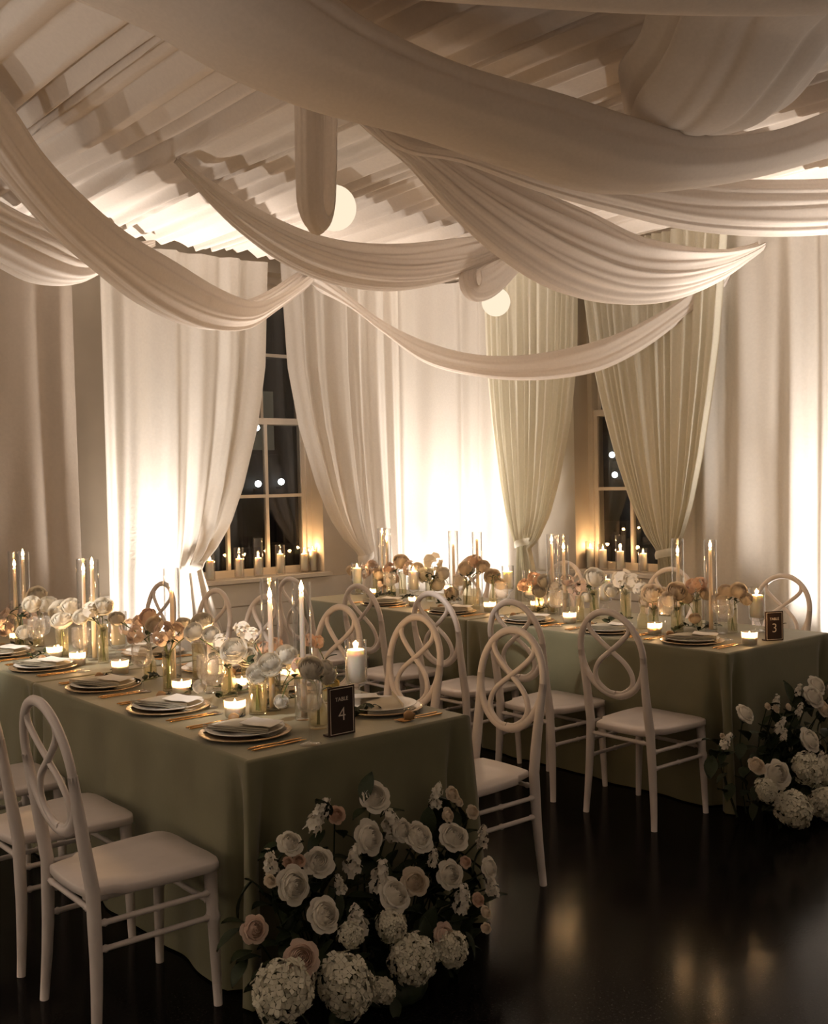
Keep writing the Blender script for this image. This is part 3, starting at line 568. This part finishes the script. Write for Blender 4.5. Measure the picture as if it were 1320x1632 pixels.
# ================================================================ table settings
def disc(prof, n=36): return MB().lathe(prof, n)
CH = disc([(0, 0), (.09, 0), (.12, .004), (.155, .010), (.160, .0125), (.157, .015), (.118, .009), (.09, .006), (0, .006)], 40).mesh('charger_plate', M['charger'])
PL = disc([(0, 0), (.075, 0), (.095, .006), (.132, .016), (.136, .019), (.132, .020), (.093, .010), (.07, .006), (0, .006)], 40).mesh('dinner_plate', M['china'])
def napkin_mesh():
    q = MB(); nx, ny = 9, 15
    for lay in range(3):
        P = []
        for i in range(nx):
            row = []
            for j in range(ny):
                a = -1 + 2 * i / (nx - 1); c = -1 + 2 * j / (ny - 1)
                x = a * (.068 - .004 * lay); y = c * (.136 - .006 * lay)
                z = .006 + .007 * lay + .006 * math.sin(3 * c + 1) * (1 - abs(a) * .3) - .012 * abs(c) ** 4 + .0025 * math.cos(3 * a + 2 * c)
                row.append((x, y, z))
            P.append(row)
        q.grid(P)
        q.add([(s * .062, -.128 + .256 * j / 7, .004 + .007 * lay) for s in (-1,) for j in range(8)] + [(-.066, -.128 + .256 * j / 7, .010 + .007 * lay) for j in range(8)], [(j, j + 1, j + 9, j + 8) for j in range(7)])
    return q.mesh('napkin', M['napkin'])
NK = napkin_mesh()
def card_mesh():
    P = [[(-.05 + .1 * i / 3, -.06 + .12 * j / 8, .0015 * math.sin(j)) for j in range(9)] for i in range(4)]
    Q = [[(x, y, z - .0015) for x, y, z in r] for r in P]
    return MB().grid(P).grid(Q).mesh('menu_card', M['card'])
CD = card_mesh()
def knife():
    a = MB().tube([(-.10, 0, .004), (-.09, 0, .004), (-.04, 0, .004), (.0, 0, .0035), (.015, 0, .003)], [.003, .0055, .005, .0045, .003], 8, flat=.6).mesh('handle', M['gold'])
    b = MB().tube([(.012, 0, .003), (.03, .001, .003), (.08, .002, .003), (.115, .0, .003)], [.004, .0085, .0085, .002], 6, flat=.18).mesh('blade', M['gold'])
    return a, b
def fork():
    a = MB().tube([(-.10, 0, .004), (-.09, 0, .004), (-.03, 0, .004), (.03, 0, .006)], [.003, .006, .004, .003], 8, flat=.6).mesh('handle', M['gold'])
    b = MB().tube([(.03, 0, .006), (.045, 0, .005), (.06, 0, .003)], [.004, .010, .011], 6, flat=.2)
    for k in (-1, 0, 1): b.tube([(.058, k * .0075, .003), (.085, k * .0075, .003), (.10, k * .0075, .006)], [.002, .002, .001], 5)
    return a, b.mesh('tines', M['gold'])
KN = knife(); FK = fork()
FV = (MB().lathe([(0, 0), (.012, .002), (.02, .014), (.017, .028), (.008, .038), (.004, .043), (0, .043)], 14).mesh('body', M['favour']), MB().tube([(0, 0, .04), (.004, 0, .052), (.012, .002, .058)], [.0025, .002, .002], 6).add([(0, 0, .043), (.018, .01, .05), (.02, -.006, .046), (-.016, .012, .05), (-.02, -.004, .046)], [(0, 1, 2), (0, 3, 4)]).mesh('ribbon', M['black']))
def pair(name, label, cat, meshes, names, loc, rz, group, rx=0):
    t = thing(name, label, cat, loc, rz, group); t.rotation_euler = (rx, 0, rz)
    for me, nm in zip(meshes, names): link(nm, me, t)
def setting(x, y, face, where, tbl, fav):
    """one place setting; face +1: guest looks along +x"""
    d = face; g = 'place settings on the %s table' % tbl; R = 0 if d > 0 else PI
    o = tag(link('charger_plate', CH, None, (x, y, T + .0005)), 'gold-rimmed charger plate, ' + where, 'charger', g)
    o = tag(link('dinner_plate', PL, None, (x, y, T + .0078)), 'white dinner plate on charger, ' + where, 'plate', g)
    tag(link('napkin', NK, None, (x, y, T + .019), (0, 0, R + .5 * d)), 'folded linen napkin on plate, ' + where, 'napkin', g)
    tag(link('menu_card', CD, None, (x + .028 * d, y - .062 * d, T + .0485), (math.radians(3), 0, R + .5 * d)), 'white menu card on napkin, ' + where, 'card', g)
    for k, nm in ((0, 'inner'), (1, 'outer')):
        pair('table_knife', 'gold %s knife right of plate, ' % nm + where, 'knife', KN, ('handle', 'blade'), (x - .01 * d, y - d * (.195 + .028 * k), T + .001), R + .04 * d, g)
        pair('table_fork', 'gold %s fork left of plate, ' % nm + where, 'fork', FK, ('handle', 'tines'), (x - .01 * d, y + d * (.195 + .028 * k), T + .001), R, g)
    if fav: pair('favour', 'small brown fruit favour tied with dark ribbon, ' + where, 'favour', FV, ('body', 'ribbon'), (x + .05 * d, y + d * .20, T + .0135), .7, g, 1.35)
for k, y in enumerate((3.21, 3.785, 4.39, 5.08, 5.65, 6.22)): setting(1.872, y, 1, '%s setting on front table left side' % ORD[k], 'front', True)
for k, y in enumerate((3.19, 3.85, 4.45, 5.10)): setting(2.445, y, -1, '%s setting on front table aisle side' % ORD[k], 'front', k < 3)
for k, y in enumerate((3.33, 3.88, 4.50, 5.18, 5.90)): setting(4.565, y, 1, '%s setting on rear table aisle side' % ORD[k], 'rear', k < 4)
# ================================================================ candles and glassware
def flame_prof(h): return [(0, 0), (h * .16, h * .12), (h * .21, h * .3), (h * .15, h * .55), (h * .06, h * .82), (0, h)]
FLM = MB().lathe(flame_prof(1.0), 10).mesh('flame', M['flame'])
WCK = MB().tube([(0, 0, 0), (0, 0, .007), (.001, 0, .012)], .0011, 5).mesh('wick', M['wick'])
def candle(name, label, cat, loc, r, h, m, fh, group, power=1.0, taper=1.0, pool=True):
    t = thing(name, label, cat, loc, 0, group)
    if pool: prof = [(0, 0), (r, 0), (r, h * .5), (r * taper, h - .002), (r * taper * .93, h), (r * taper * .72, h - .006), (0, h - .008)]
    else: prof = [(0, 0), (r, 0), (r, h * .3), (r * (1 + taper) / 2, h * .7), (r * taper, h * .97), (r * taper * .5, h), (0, h)]
    MB().lathe(prof, 14).build('wax', m, t)
    z = h - (.008 if pool else 0)
    link('wick', WCK, t, (0, 0, z)); link('flame', FLM, t, (0, 0, z + .008), None, fh)
    d = bpy.data.lights.new('candle_light', 'POINT'); d.energy = FLAME_W * power; d.color = (1, .56, .24); d.shadow_soft_size = .012
    o = bpy.data.objects.new('candle_light', d); col.objects.link(o); o.parent = t; o.location = (0, 0, z + .01 + fh * .45)
    return t
def cylinder_glass(h, r, th=.0025):
    return MB().lathe([(0, 0), (r * .97, 0), (r, .003), (r, h - .001), (r - th * .5, h), (r - th, h - .001), (r - th, .012), (r * .6, .010), (0, .010)], 24)
TALL = cylinder_glass(.50, .034).mesh('glass_cylinder', M['glass'])
tall4 = [(3.263, 1.243), (3.480, 1.203), (4.287, 1.192), (5.138, 1.249), (5.249, 1.215), (6.105, 1.255), (6.25, 1.19)]
tall3 = [(3.484, 1.235), (3.699, 1.197), (4.558, 1.188), (4.658, 1.232), (5.347, 1.242), (5.59, 1.20), (6.34, 1.193), (6.42, 1.238)]
for tb, x, L in (('front', 2.15, tall4), ('rear', 4.95, tall3)):
    for k, (y, fz) in enumerate(L):
        xx = x + (.02 if k % 2 else -.02) * (abs(y - L[k - 1][0]) < .1)
        tag(link('glass_cylinder', TALL, None, (xx, y, T + .0005)), 'tall clear glass cylinder on the %s table, %s from its number sign' % (tb, ORD[k]), 'vase', 'tall glass cylinders')
        candle('taper_candle', 'tall blush taper burning in the %s glass cylinder from the %s table sign' % (ORD[k], tb), 'candle', (xx, y, T + .011), .0115, fz - .02 - T - .011, M['wax'], .042, 'taper candles', 1.0, .72, False)
# stemmed hurricanes with pillar candles
HUR = dict(bowl=MB().lathe([(.012, .055), (.03, .062), (.042, .075), (.043, .10), (.043, .24), (.0415, .241), (.041, .239), (.041, .10), (.038, .078), (.0, .068)], 24).mesh('bowl', M['glass']),
           foot=MB().lathe([(0, 0), (.046, 0), (.047, .004), (.03, .008), (.014, .014), (.012, .022), (.022, .032), (.014, .042), (.012, .055), (0, .056)], 20).mesh('foot', M['glass']))
for tb, L, hs in (('front', HURR4, (.125, .125, .13)), ('rear', HURR3, (.13, .12, .05, .13, .12, .12))):
    order = sorted(range(len(L)), key=lambda i: L[i][1])
    for n, i in enumerate(order):
        x, y = L[i]; t = thing('hurricane_glass', 'footed glass hurricane with pillar candle on the %s table, %s from its sign' % (tb, ORD[n]), 'candle holder', (x, y, T + .0005), 0, 'footed hurricane glasses')
        link('bowl', HUR['bowl'], t); link('foot', HUR['foot'], t)
        candle('pillar_candle', 'ivory pillar candle burning in the %s footed hurricane from the %s table sign' % (ORD[n], tb), 'candle', (x, y, T + .080), .034, hs[i], M['waxw'], .036, 'pillar candles', 1.0)
# votives
VOT = MB().lathe([(0, 0), (.034, 0), (.037, .004), (.040, .062), (.039, .064), (.0375, .062), (.035, .008), (0, .006)], 20, flute=10, famp=.02).mesh('votive_cup', M['votive'])
for tb, L in (('front', VOT4), ('rear', VOT3)):
    for n, (x, y) in enumerate(sorted(L, key=lambda a: a[1])):
        tag(link('votive_cup', VOT, None, (x, y, T + .0005)), 'glowing ribbed glass votive cup on the %s table, %s from its sign' % (tb, ORD[n]), 'candle holder', 'glass votive cups')
        candle('votive_candle', 'small votive candle in the %s glowing cup from the %s table sign' % (ORD[n], tb), 'candle', (x, y, T + .0068), .031, .036, M['waxw'], .024, 'votive candles', 1.0)
# candles on the window sills
SC1 = [(4.40, .17, .24), (4.68, .165, .26), (4.87, .16, .33), (5.095, .18, .26), (5.347, .165, .22), (5.44, .19, .22)]
SC2 = [(6.235, .18, .24), (6.09, .17, .22), (5.90, .165, .30), (5.66, .155, .20), (5.46, .15, .24)]
for L, w_, f in ((SC1, 'left', lambda a: (a, 8.055)), (SC2, 'right', lambda a: (7.11, a))):
    for n, (a, h, gh) in enumerate(L):
        x, y = f(a); where = ('%s from the left on the %s window sill' % (ORD[n], w_))
        cylinder_glass(gh, .043).build('sill_glass', M['glass'])
        o = col.objects[-1]
        o.location = (x, y, SILL + .0005); tag(o, 'clear glass cylinder around a pillar candle, ' + where, 'candle holder', 'glass cylinders on the window sills')
        candle('pillar_candle', 'white pillar candle burning, ' + where, 'candle', (x, y, SILL + .011), .03, h - .01, M['waxw'], .036, 'candles on the window sills', 1.1)
# wine glasses
WG = dict(bowl=MB().lathe([(.004, .105), (.02, .108), (.036, .118), (.042, .135), (.043, .16), (.0405, .205), (.0395, .2055), (.0385, .205), (.041, .16), (.0395, .137), (.03, .118), (0, .111)], 40, flute=20, famp=.012).mesh('bowl', M['ribbed']),
          stem=MB().lathe([(.004, .106), (.0035, .06), (.0035, .02), (.006, .009), (0, .008)], 10).mesh('stem', M['glass']),
          foot=MB().lathe([(0, 0), (.036, 0), (.0365, .0018), (.02, .005), (.006, .010), (0, .010)], 24).mesh('foot', M['glass']))
for tb, L in (('front', WINE4), ('rear', WINE3)):
    for n, (x, y) in enumerate(sorted(L, key=lambda a: a[1])):
        t = thing('wine_glass', 'ribbed stemmed wine glass on the %s table, %s from its number sign' % (tb, ORD[n]), 'glass', (x, y, T + .0005), 0, 'wine glasses')
        for k in WG: link(k, WG[k], t)
# ================================================================ table signs
def text_mesh(body, size, name):
    c = bpy.data.curves.new(name, 'FONT'); c.body = body; c.size = size; c.align_x = 'CENTER'; c.align_y = 'CENTER'; c.extrude = .0006; c.offset = -.0008 if size > .03 else 0
    o = bpy.data.objects.new(name, c); col.objects.link(o); bpy.context.view_layer.update()
    me = bpy.data.meshes.new_from_object(o.evaluated_get(bpy.context.evaluated_depsgraph_get())); bpy.data.objects.remove(o)
    me.materials.clear(); me.materials.append(M['print']); return me
def sign(x, y, rz, num, label, w_=.108, h=.166):
    t = thing('table_sign', label, 'sign', (x, y, T + .0005), rz, 'table number signs')
    MB().box(-w_ / 2, w_ / 2, -.004, .004, 0, h).build('board', M['signb'], t, smooth=False)
    q = MB(); e = .0055; b_ = .0022
    for (a, c, z0, z1) in ((-w_ / 2 + e, w_ / 2 - e, e, e + b_), (-w_ / 2 + e, w_ / 2 - e, h - e - b_, h - e), (-w_ / 2 + e, -w_ / 2 + e + b_, e, h - e), (w_ / 2 - e - b_, w_ / 2 - e, e, h - e)):
        q.box(a, c, -.0048, -.004, z0, z1)
    q.build('border', M['print'], t, smooth=False)
    link('lettering', text_mesh('TABLE', .019, 'lettering'), t, (0, -.0046, h * .74), (PI / 2, 0, 0))
    link('number', text_mesh(num, .066, 'number'), t, (0, -.0046, h * .42), (PI / 2, 0, 0))
    MB().box(-w_ / 2 - .002, w_ / 2 + .002, .004, .03, 0, .006).build('stand', M['signb'], t, smooth=False)
sign(2.105, 2.968, 0, '4', 'dark brown sign reading TABLE 4 at the front table edge')
sign(4.885, 3.06, math.radians(-26), '3', 'dark brown sign reading TABLE 3 at the rear table edge', .10, .15)
# ================================================================ flowers
def petal(q, th, wd, R, H, reflex, spiral, nb=5, na=5):
    P = []
    for i in range(na + 1):
        a = -1 + 2 * i / na; row = []; tip = 1 - .20 * a ** 4 - .06 * a * a
        for j in range(nb + 1):
            b_ = j / nb * tip; ang = th + a * wd * (.55 + .45 * min(1, b_ * 2.2))
            if reflex < .04: rr = R * (.30 + .78 * math.sin(min(1, b_) * PI * .74)); z = -.45 + (H + .45) * b_
            else: rr = R * (.15 + .85 * b_ ** .75) * (1 + reflex * .25 * max(0, b_ - .6)); z = -.45 + (H + .45) * math.sin(min(1, b_ * 1.15) * PI / 2) - reflex * .9 * max(0, b_ - .62) ** 1.4
            rr *= 1 + spiral * a
            row.append((rr * math.cos(ang), rr * math.sin(ang), z))
        P.append(row)
    q.grid(P)
def rose_mesh(name, m, seed, globe=False):
    rnd = random.Random(seed); q = MB()
    def cup(n, top, R, rim):
        """ring of n overlapping cupped petals whose rims stand at height rim"""
        zc = rim - R * math.cos(math.radians(top)); t0 = rnd.uniform(0, 6.28)
        for k in range(n):
            th = t0 + 2 * PI * k / n + rnd.uniform(-.15, .15); wd = PI / n * rnd.uniform(1.35, 1.6); P = []; rj = R * rnd.uniform(.94, 1.06); hj = rnd.uniform(-.03, .03)
            for i in range(6):
                a = -1 + 2 * i / 5; row = []; tt = math.radians(top + 16 * a ** 4 + 5 * a * a + rnd.uniform(-2, 2))
                for j in range(6):
                    b_ = j / 5; po = math.radians(160) + (tt - math.radians(160)) * b_; rr = rj * (1 + .06 * a + .07 * b_ ** 5)
                    row.append((rr * math.sin(po) * math.cos(th + a * wd), rr * math.sin(po) * math.sin(th + a * wd), max(-.5, zc + hj + rr * math.cos(po))))
                P.append(row)
            q.grid(P)
    if globe:
        for n, top, R, rim in ((6, 88, 1.0, .02), (6, 74, .92, .22), (6, 64, .82, .36), (6, 58, .70, .46), (5, 54, .58, .54), (5, 52, .46, .60), (4, 50, .34, .64), (4, 50, .23, .66), (3, 40, .12, .67)): cup(n, top, R, rim)
    else:
        for n, top, R, rim in ((5, 64, .74, .30), (5, 57, .62, .38), (5, 53, .51, .44), (4, 50, .40, .48), (4, 50, .29, .51), (3, 48, .19, .53), (3, 38, .09, .54)): cup(n, top, R, rim)
        for li, (n, R, H, wd, cu) in enumerate([(6, .80, .24, .66, .18), (6, 1.0, .06, .62, .34)]):
            for k in range(n):
                petal(q, 2 * PI * k / n + li * .83 + rnd.uniform(-.12, .12), wd * rnd.uniform(.92, 1.12), R * rnd.uniform(.93, 1.07), H + rnd.uniform(-.04, .04), cu, .07 + .02 * rnd.random())
    q.tube([(0, 0, -.5), (0, 0, -.40), (0, 0, -.3)], [.08, .22, .12], 6)
    return q.mesh(name, m)
RANU = {k: [rose_mesh('bloom', M[m], 7 * s + 2, True) for s in range(2)] for k, m in dict(w='rosew', c='rosec', p='rosep', y='rosey').items()}
ROSE = {k: [rose_mesh('rose', M[m], 5 * s + 1) for s in range(2)] for k, m in dict(w='rosew', c='rosec', p='rosep', o='roseo', t='roset', y='rosey').items()}
def floret(q, c, n, r, rnd, k=4):
    n = Vector(n).normalized(); a = n.orthogonal().normalized(); b_ = n.cross(a); t0 = rnd.uniform(0, 6.28); c = Vector(c)
    for i in range(k):
        t = t0 + 2 * PI * i / k; u = a * math.cos(t) + b_ * math.sin(t); v = n.cross(u)
        q.add([c, c + u * r * .55 + v * r * .42 + n * r * .25, c + u * r + n * r * .1, c + u * r * .55 - v * r * .42 + n * r * .25], [(0, 1, 2, 3)])
def hyd_mesh(seed):
    rnd = random.Random(seed); q = MB(); N = 135
    for i in range(N):
        z = 1 - 1.75 * (i + .5) / N; a = i * 2.39996; rr = math.sqrt(max(0, 1 - z * z)); k = rnd.uniform(.78, 1.02) * (1 + .10 * math.sin(3 * a + seed) * math.sin(5 * z))
        d = (rr * math.cos(a) * k, rr * math.sin(a) * k, z * k * .9); floret(q, d, (d[0] + rnd.uniform(-.5, .5), d[1] + rnd.uniform(-.5, .5), d[2] + .1 + rnd.uniform(-.3, .3)), .25, rnd)
    return q.mesh('hydrangea', M['hyd'])
HYD = [hyd_mesh(s) for s in (1, 2)]
CORE = MB().lathe([(0, -.7), (.5, -.5), (.66, 0), (.5, .45), (0, .6)], 10).mesh('stem_shade_core', M['core'])  # dark green body stands for stems and the shade in floret gaps
def stock_mesh(seed, m):
    rnd = random.Random(seed); q = MB()
    for i in range(46):
        t = i / 45; z = -1.3 + 2.6 * t; r = .5 * (1 - .8 * max(0, t - .2)); a = i * 2.4
        d = Vector((math.cos(a), math.sin(a), .35)); c = (r * math.cos(a), r * math.sin(a), z)
        floret(q, [v + rnd.uniform(-.2, .2) for v in c], (d.x + rnd.uniform(-.5, .5), d.y + rnd.uniform(-.5, .5), d.z + rnd.uniform(-.3, .5)), .40 * (1 - .4 * t), rnd, 5)
    q.tube([(0, 0, -1.7), (0, 0, 0), (0, 0, 1.2)], [.06, .06, .03], 6)
    return q.mesh('blossom_spike', m)
STK = [stock_mesh(s, M['rosew']) for s in (3, 4)]
def leaf_mesh():
    P = []
    for i in range(7):
        t = i / 6; w_ = .30 * math.sin(PI * t) ** .8 * (1 - .25 * t); z = .12 * math.sin(PI * t) - .1 * t
        P.append([(t, -w_, z + .06), (t, 0, z), (t, w_, z + .06)])
    return MB().grid(P).mesh('leaf', M['leaf'])
LEAF = leaf_mesh()
def face_dir(d, spin=0):
    q = Vector(d).to_track_quat('Z', 'Y'); q2 = Matrix.Rotation(spin, 3, 'Z').to_quaternion(); return (q @ q2).to_euler()
# ---------------- floor arrangements at the table ends
PN = dict(w='white_rose', c='cream_rose', p='blush_rose', o='apricot_spray_rose')
def arrangement(data, label, yface, seed):
    rnd = random.Random(seed); xs = [d[0] for d in data]; base = Vector((sum(xs) / len(xs), yface - .22, 0))
    t = thing('floor_arrangement', label, 'flowers', base, 0, 'floor flower arrangements')
    for i, (x, y, z, r, k) in enumerate(data):
        loc = Vector((x, y, z)) - base
        d = Vector((rnd.uniform(-.45, .25) + (x - base.x) * .6, -1, .55 + rnd.uniform(-.25, .35)))
        if k == 'h': link('stem_shade_core', CORE, link('hydrangea', HYD[i % 2], t, loc, face_dir(d, rnd.uniform(0, 6)), (r * 1.02, r * rnd.uniform(.9, 1.05), r * rnd.uniform(.82, .95))))
        elif k == 's': link('blossom_spike', STK[i % 2], t, loc, face_dir((rnd.uniform(-.5, .5), -.35, 1), rnd.uniform(0, 6)), r * .82)
        else: link(PN[k], ROSE[k][i % 2], t, loc - Vector((0, 0, 0)), face_dir(d, rnd.uniform(0, 6)), r * 1.12)
        # stem down to the base of the arrangement
        p0 = loc + Vector((0, r * .3, -r * .3)); p2 = Vector(((x - base.x) * .55, .12, .02)); p1 = p0.lerp(p2, .5) + Vector((0, .04, .03))
        if k != 'h': MB().tube([tuple(v) for v in spline([p0, p1, p2], 7)], .003, 5).build('stem', M['leaf'], t)  # stems take the dark leaf colour to stand for shade inside the bouquet
        # leaves behind the bloom
        for j in range(7):
            a = rnd.uniform(0, 6.28); k_ = rnd.uniform(.35, 1.0)
            q = Vector((math.cos(a), rnd.uniform(-.5, .3), math.sin(a) * .8)).normalized()
            px_, pz_ = loc.x * (.55 + .45 * k_), loc.z * k_
            link('leaf', LEAF, t, (px_ + rnd.uniform(-.05, .05), min(loc.y + .05 + rnd.uniform(0, .05), .10), max(.05, pz_ - r * .2)), q.to_track_quat('X', 'Z').to_euler(), rnd.uniform(.07, .12))
    MB().lathe([(0, 0), (.11, 0), (.12, .02), (.12, .05), (.09, .08), (0, .09)], 16).build('moss_base', M['leaf'], t)
    return t
arrangement(ARR4, 'large floor bouquet of white roses and hydrangeas at the front table end', Y4, 1)
arrangement(ARR3, 'floor bouquet of white roses and hydrangeas at the rear table end', Y3, 2)
# ---------------- bud vases and stems on the tables
def vase_mesh(h, r, kind):
    if kind == 0: return MB().lathe([(0, 0), (r * .95, 0), (r, .004), (r * .97, h * .5), (r, h), (r - .002, h), (r - .003, h * .5), (r - .003, .010), (0, .009)], 18, flute=9, famp=.015)
    return MB().lathe([(0, 0), (r * .95, 0), (r, .005), (r, h * .4), (r * .8, h * .55), (r * .42, h * .7), (r * .4, h * .92), (r * .55, h), (r * .48, h), (r * .34, h * .9), (r * .36, h * .7), (r * .9, h * .4), (r * .9, .012), (0, .01)], 18)
FN = dict(w=('white_ranunculus', 'white ranunculus bloom'), t=('taupe_cosmos', 'dusty taupe bloom'), p=('blush_rose_stem', 'blush rose bloom'), c=('cream_ranunculus', 'cream ranunculus bloom'), s=('white_sweet_pea', 'white sweet pea spray'), o=('apricot_bloom', 'small apricot bloom'), y=('yellow_bloom', 'small yellow bloom'))
def spray(seed, m):
    rnd = random.Random(seed); q = MB()
    for i in range(16): 
        d = Vector((rnd.uniform(-1, 1), rnd.uniform(-1, 1), rnd.uniform(-.6, 1))); d.normalize(); floret(q, d * rnd.uniform(.5, .9), d, .55, rnd, 5)
    return q.mesh('bloom', m)
SPR = dict(s=spray(1, M['rosew']), t=spray(2, M['roset']), o=spray(3, M['roseo']))
for tb, VL, BL in (('front', VASE4, BLOOM4), ('rear', VASE3, BLOOM3)):
    rnd = random.Random(len(VL)); vm = {}
    order = sorted(range(len(VL)), key=lambda i: VL[i][1])
    for n, i in enumerate(order):
        x, y, h, r, kind = VL[i]
        o = vase_mesh(h, r, kind).build('bud_vase', M['bottle']); o.location = (x, y, T + .0005)
        tag(o, '%s on the %s table, %s bud vase from its sign' % ('fluted clear glass bud vase' if kind == 0 else 'narrow-necked clear glass bud vase', tb, ORD[n]), 'vase', 'bud vases on the %s table' % tb)
    cnt = {}
    for (x, y, z, r, k) in sorted(BL, key=lambda a: a[1]):
        v = min(VL, key=lambda v: (v[0] - x) ** 2 + (v[1] - y) ** 2); cnt[k] = cnt.get(k, 0) + 1
        nm, words = FN[k]
        t = thing(nm, '%s on the %s table, %s of its kind from the sign' % (words, tb, ORD[cnt[k] - 1]), 'flower', (v[0], v[1], T + .012), 0, 'flower stems on the %s table' % tb)
        b_ = Vector((x - v[0], y - v[1], z - T - .012)); zt = v[2] - .012; rim = v[3] * (.35 if v[4] else .75)
        hv = Vector((b_.x, b_.y, 0)); hv = hv.normalized() * min(rim, hv.length) if hv.length > 1e-4 else hv
        if b_.z > zt + .02:
            pts = [(-hv.x * .5, -hv.y * .5, 0), (hv.x * .8, hv.y * .8, zt), tuple(b_ * 1.0 - Vector((0, 0, r * .3)))]
            c = spline(pts, 9)
        else: c = spline([(0, 0, 0), (hv.x, hv.y, zt), (b_.x * .7, b_.y * .7, zt + .015), (b_.x, b_.y, b_.z)], 9)
        MB().tube([tuple(q) for q in c], .0022, 5).build('stem', M['stem'], t)
        d = Vector((-.55 + rnd.uniform(-.3, .3), -.6 + rnd.uniform(-.3, .3), .75))
        if k in SPR: link('bloom', SPR[k], t, b_, face_dir(d, rnd.uniform(0, 6)), r * 1.3)
        else: link('bloom', RANU[k][cnt[k] % 2], t, b_, face_dir(d, rnd.uniform(0, 6)), r * 1.18)
        for j in range(2):
            p = c[3 + 2 * j]; a = rnd.uniform(0, 6.28); link('leaf', LEAF, t, tuple(p), (0, -.5, a), rnd.uniform(.035, .055)).data
# ---------------- low greenery along the table centres
for tb, L in (('front', GREEN4), ('rear', GREEN3)):
    for n, (x, y) in enumerate(sorted(L, key=lambda a: a[1])):
        rnd = random.Random(n + len(L)); t = thing('greenery_sprig', 'low dark leafy sprig lying on the %s table, %s from its sign' % (tb, ORD[n]), 'greenery', (x, y, T + .0005), 0, 'greenery sprigs on the tables')
        c = spline([(-.09, rnd.uniform(-.03, .03), .006), (-.03, rnd.uniform(-.02, .02), .02), (.04, rnd.uniform(-.02, .02), .022), (.10, rnd.uniform(-.03, .03), .012)], 10)
        MB().tube([tuple(q) for q in c], .002, 5).build('stem', M['stem'], t)
        for j in range(16):
            p = c[j % 10]; link('leaf', LEAF, t, tuple(p), (rnd.uniform(-.5, .5), -rnd.uniform(.1, .9), rnd.uniform(0, 6.28)), rnd.uniform(.03, .05))
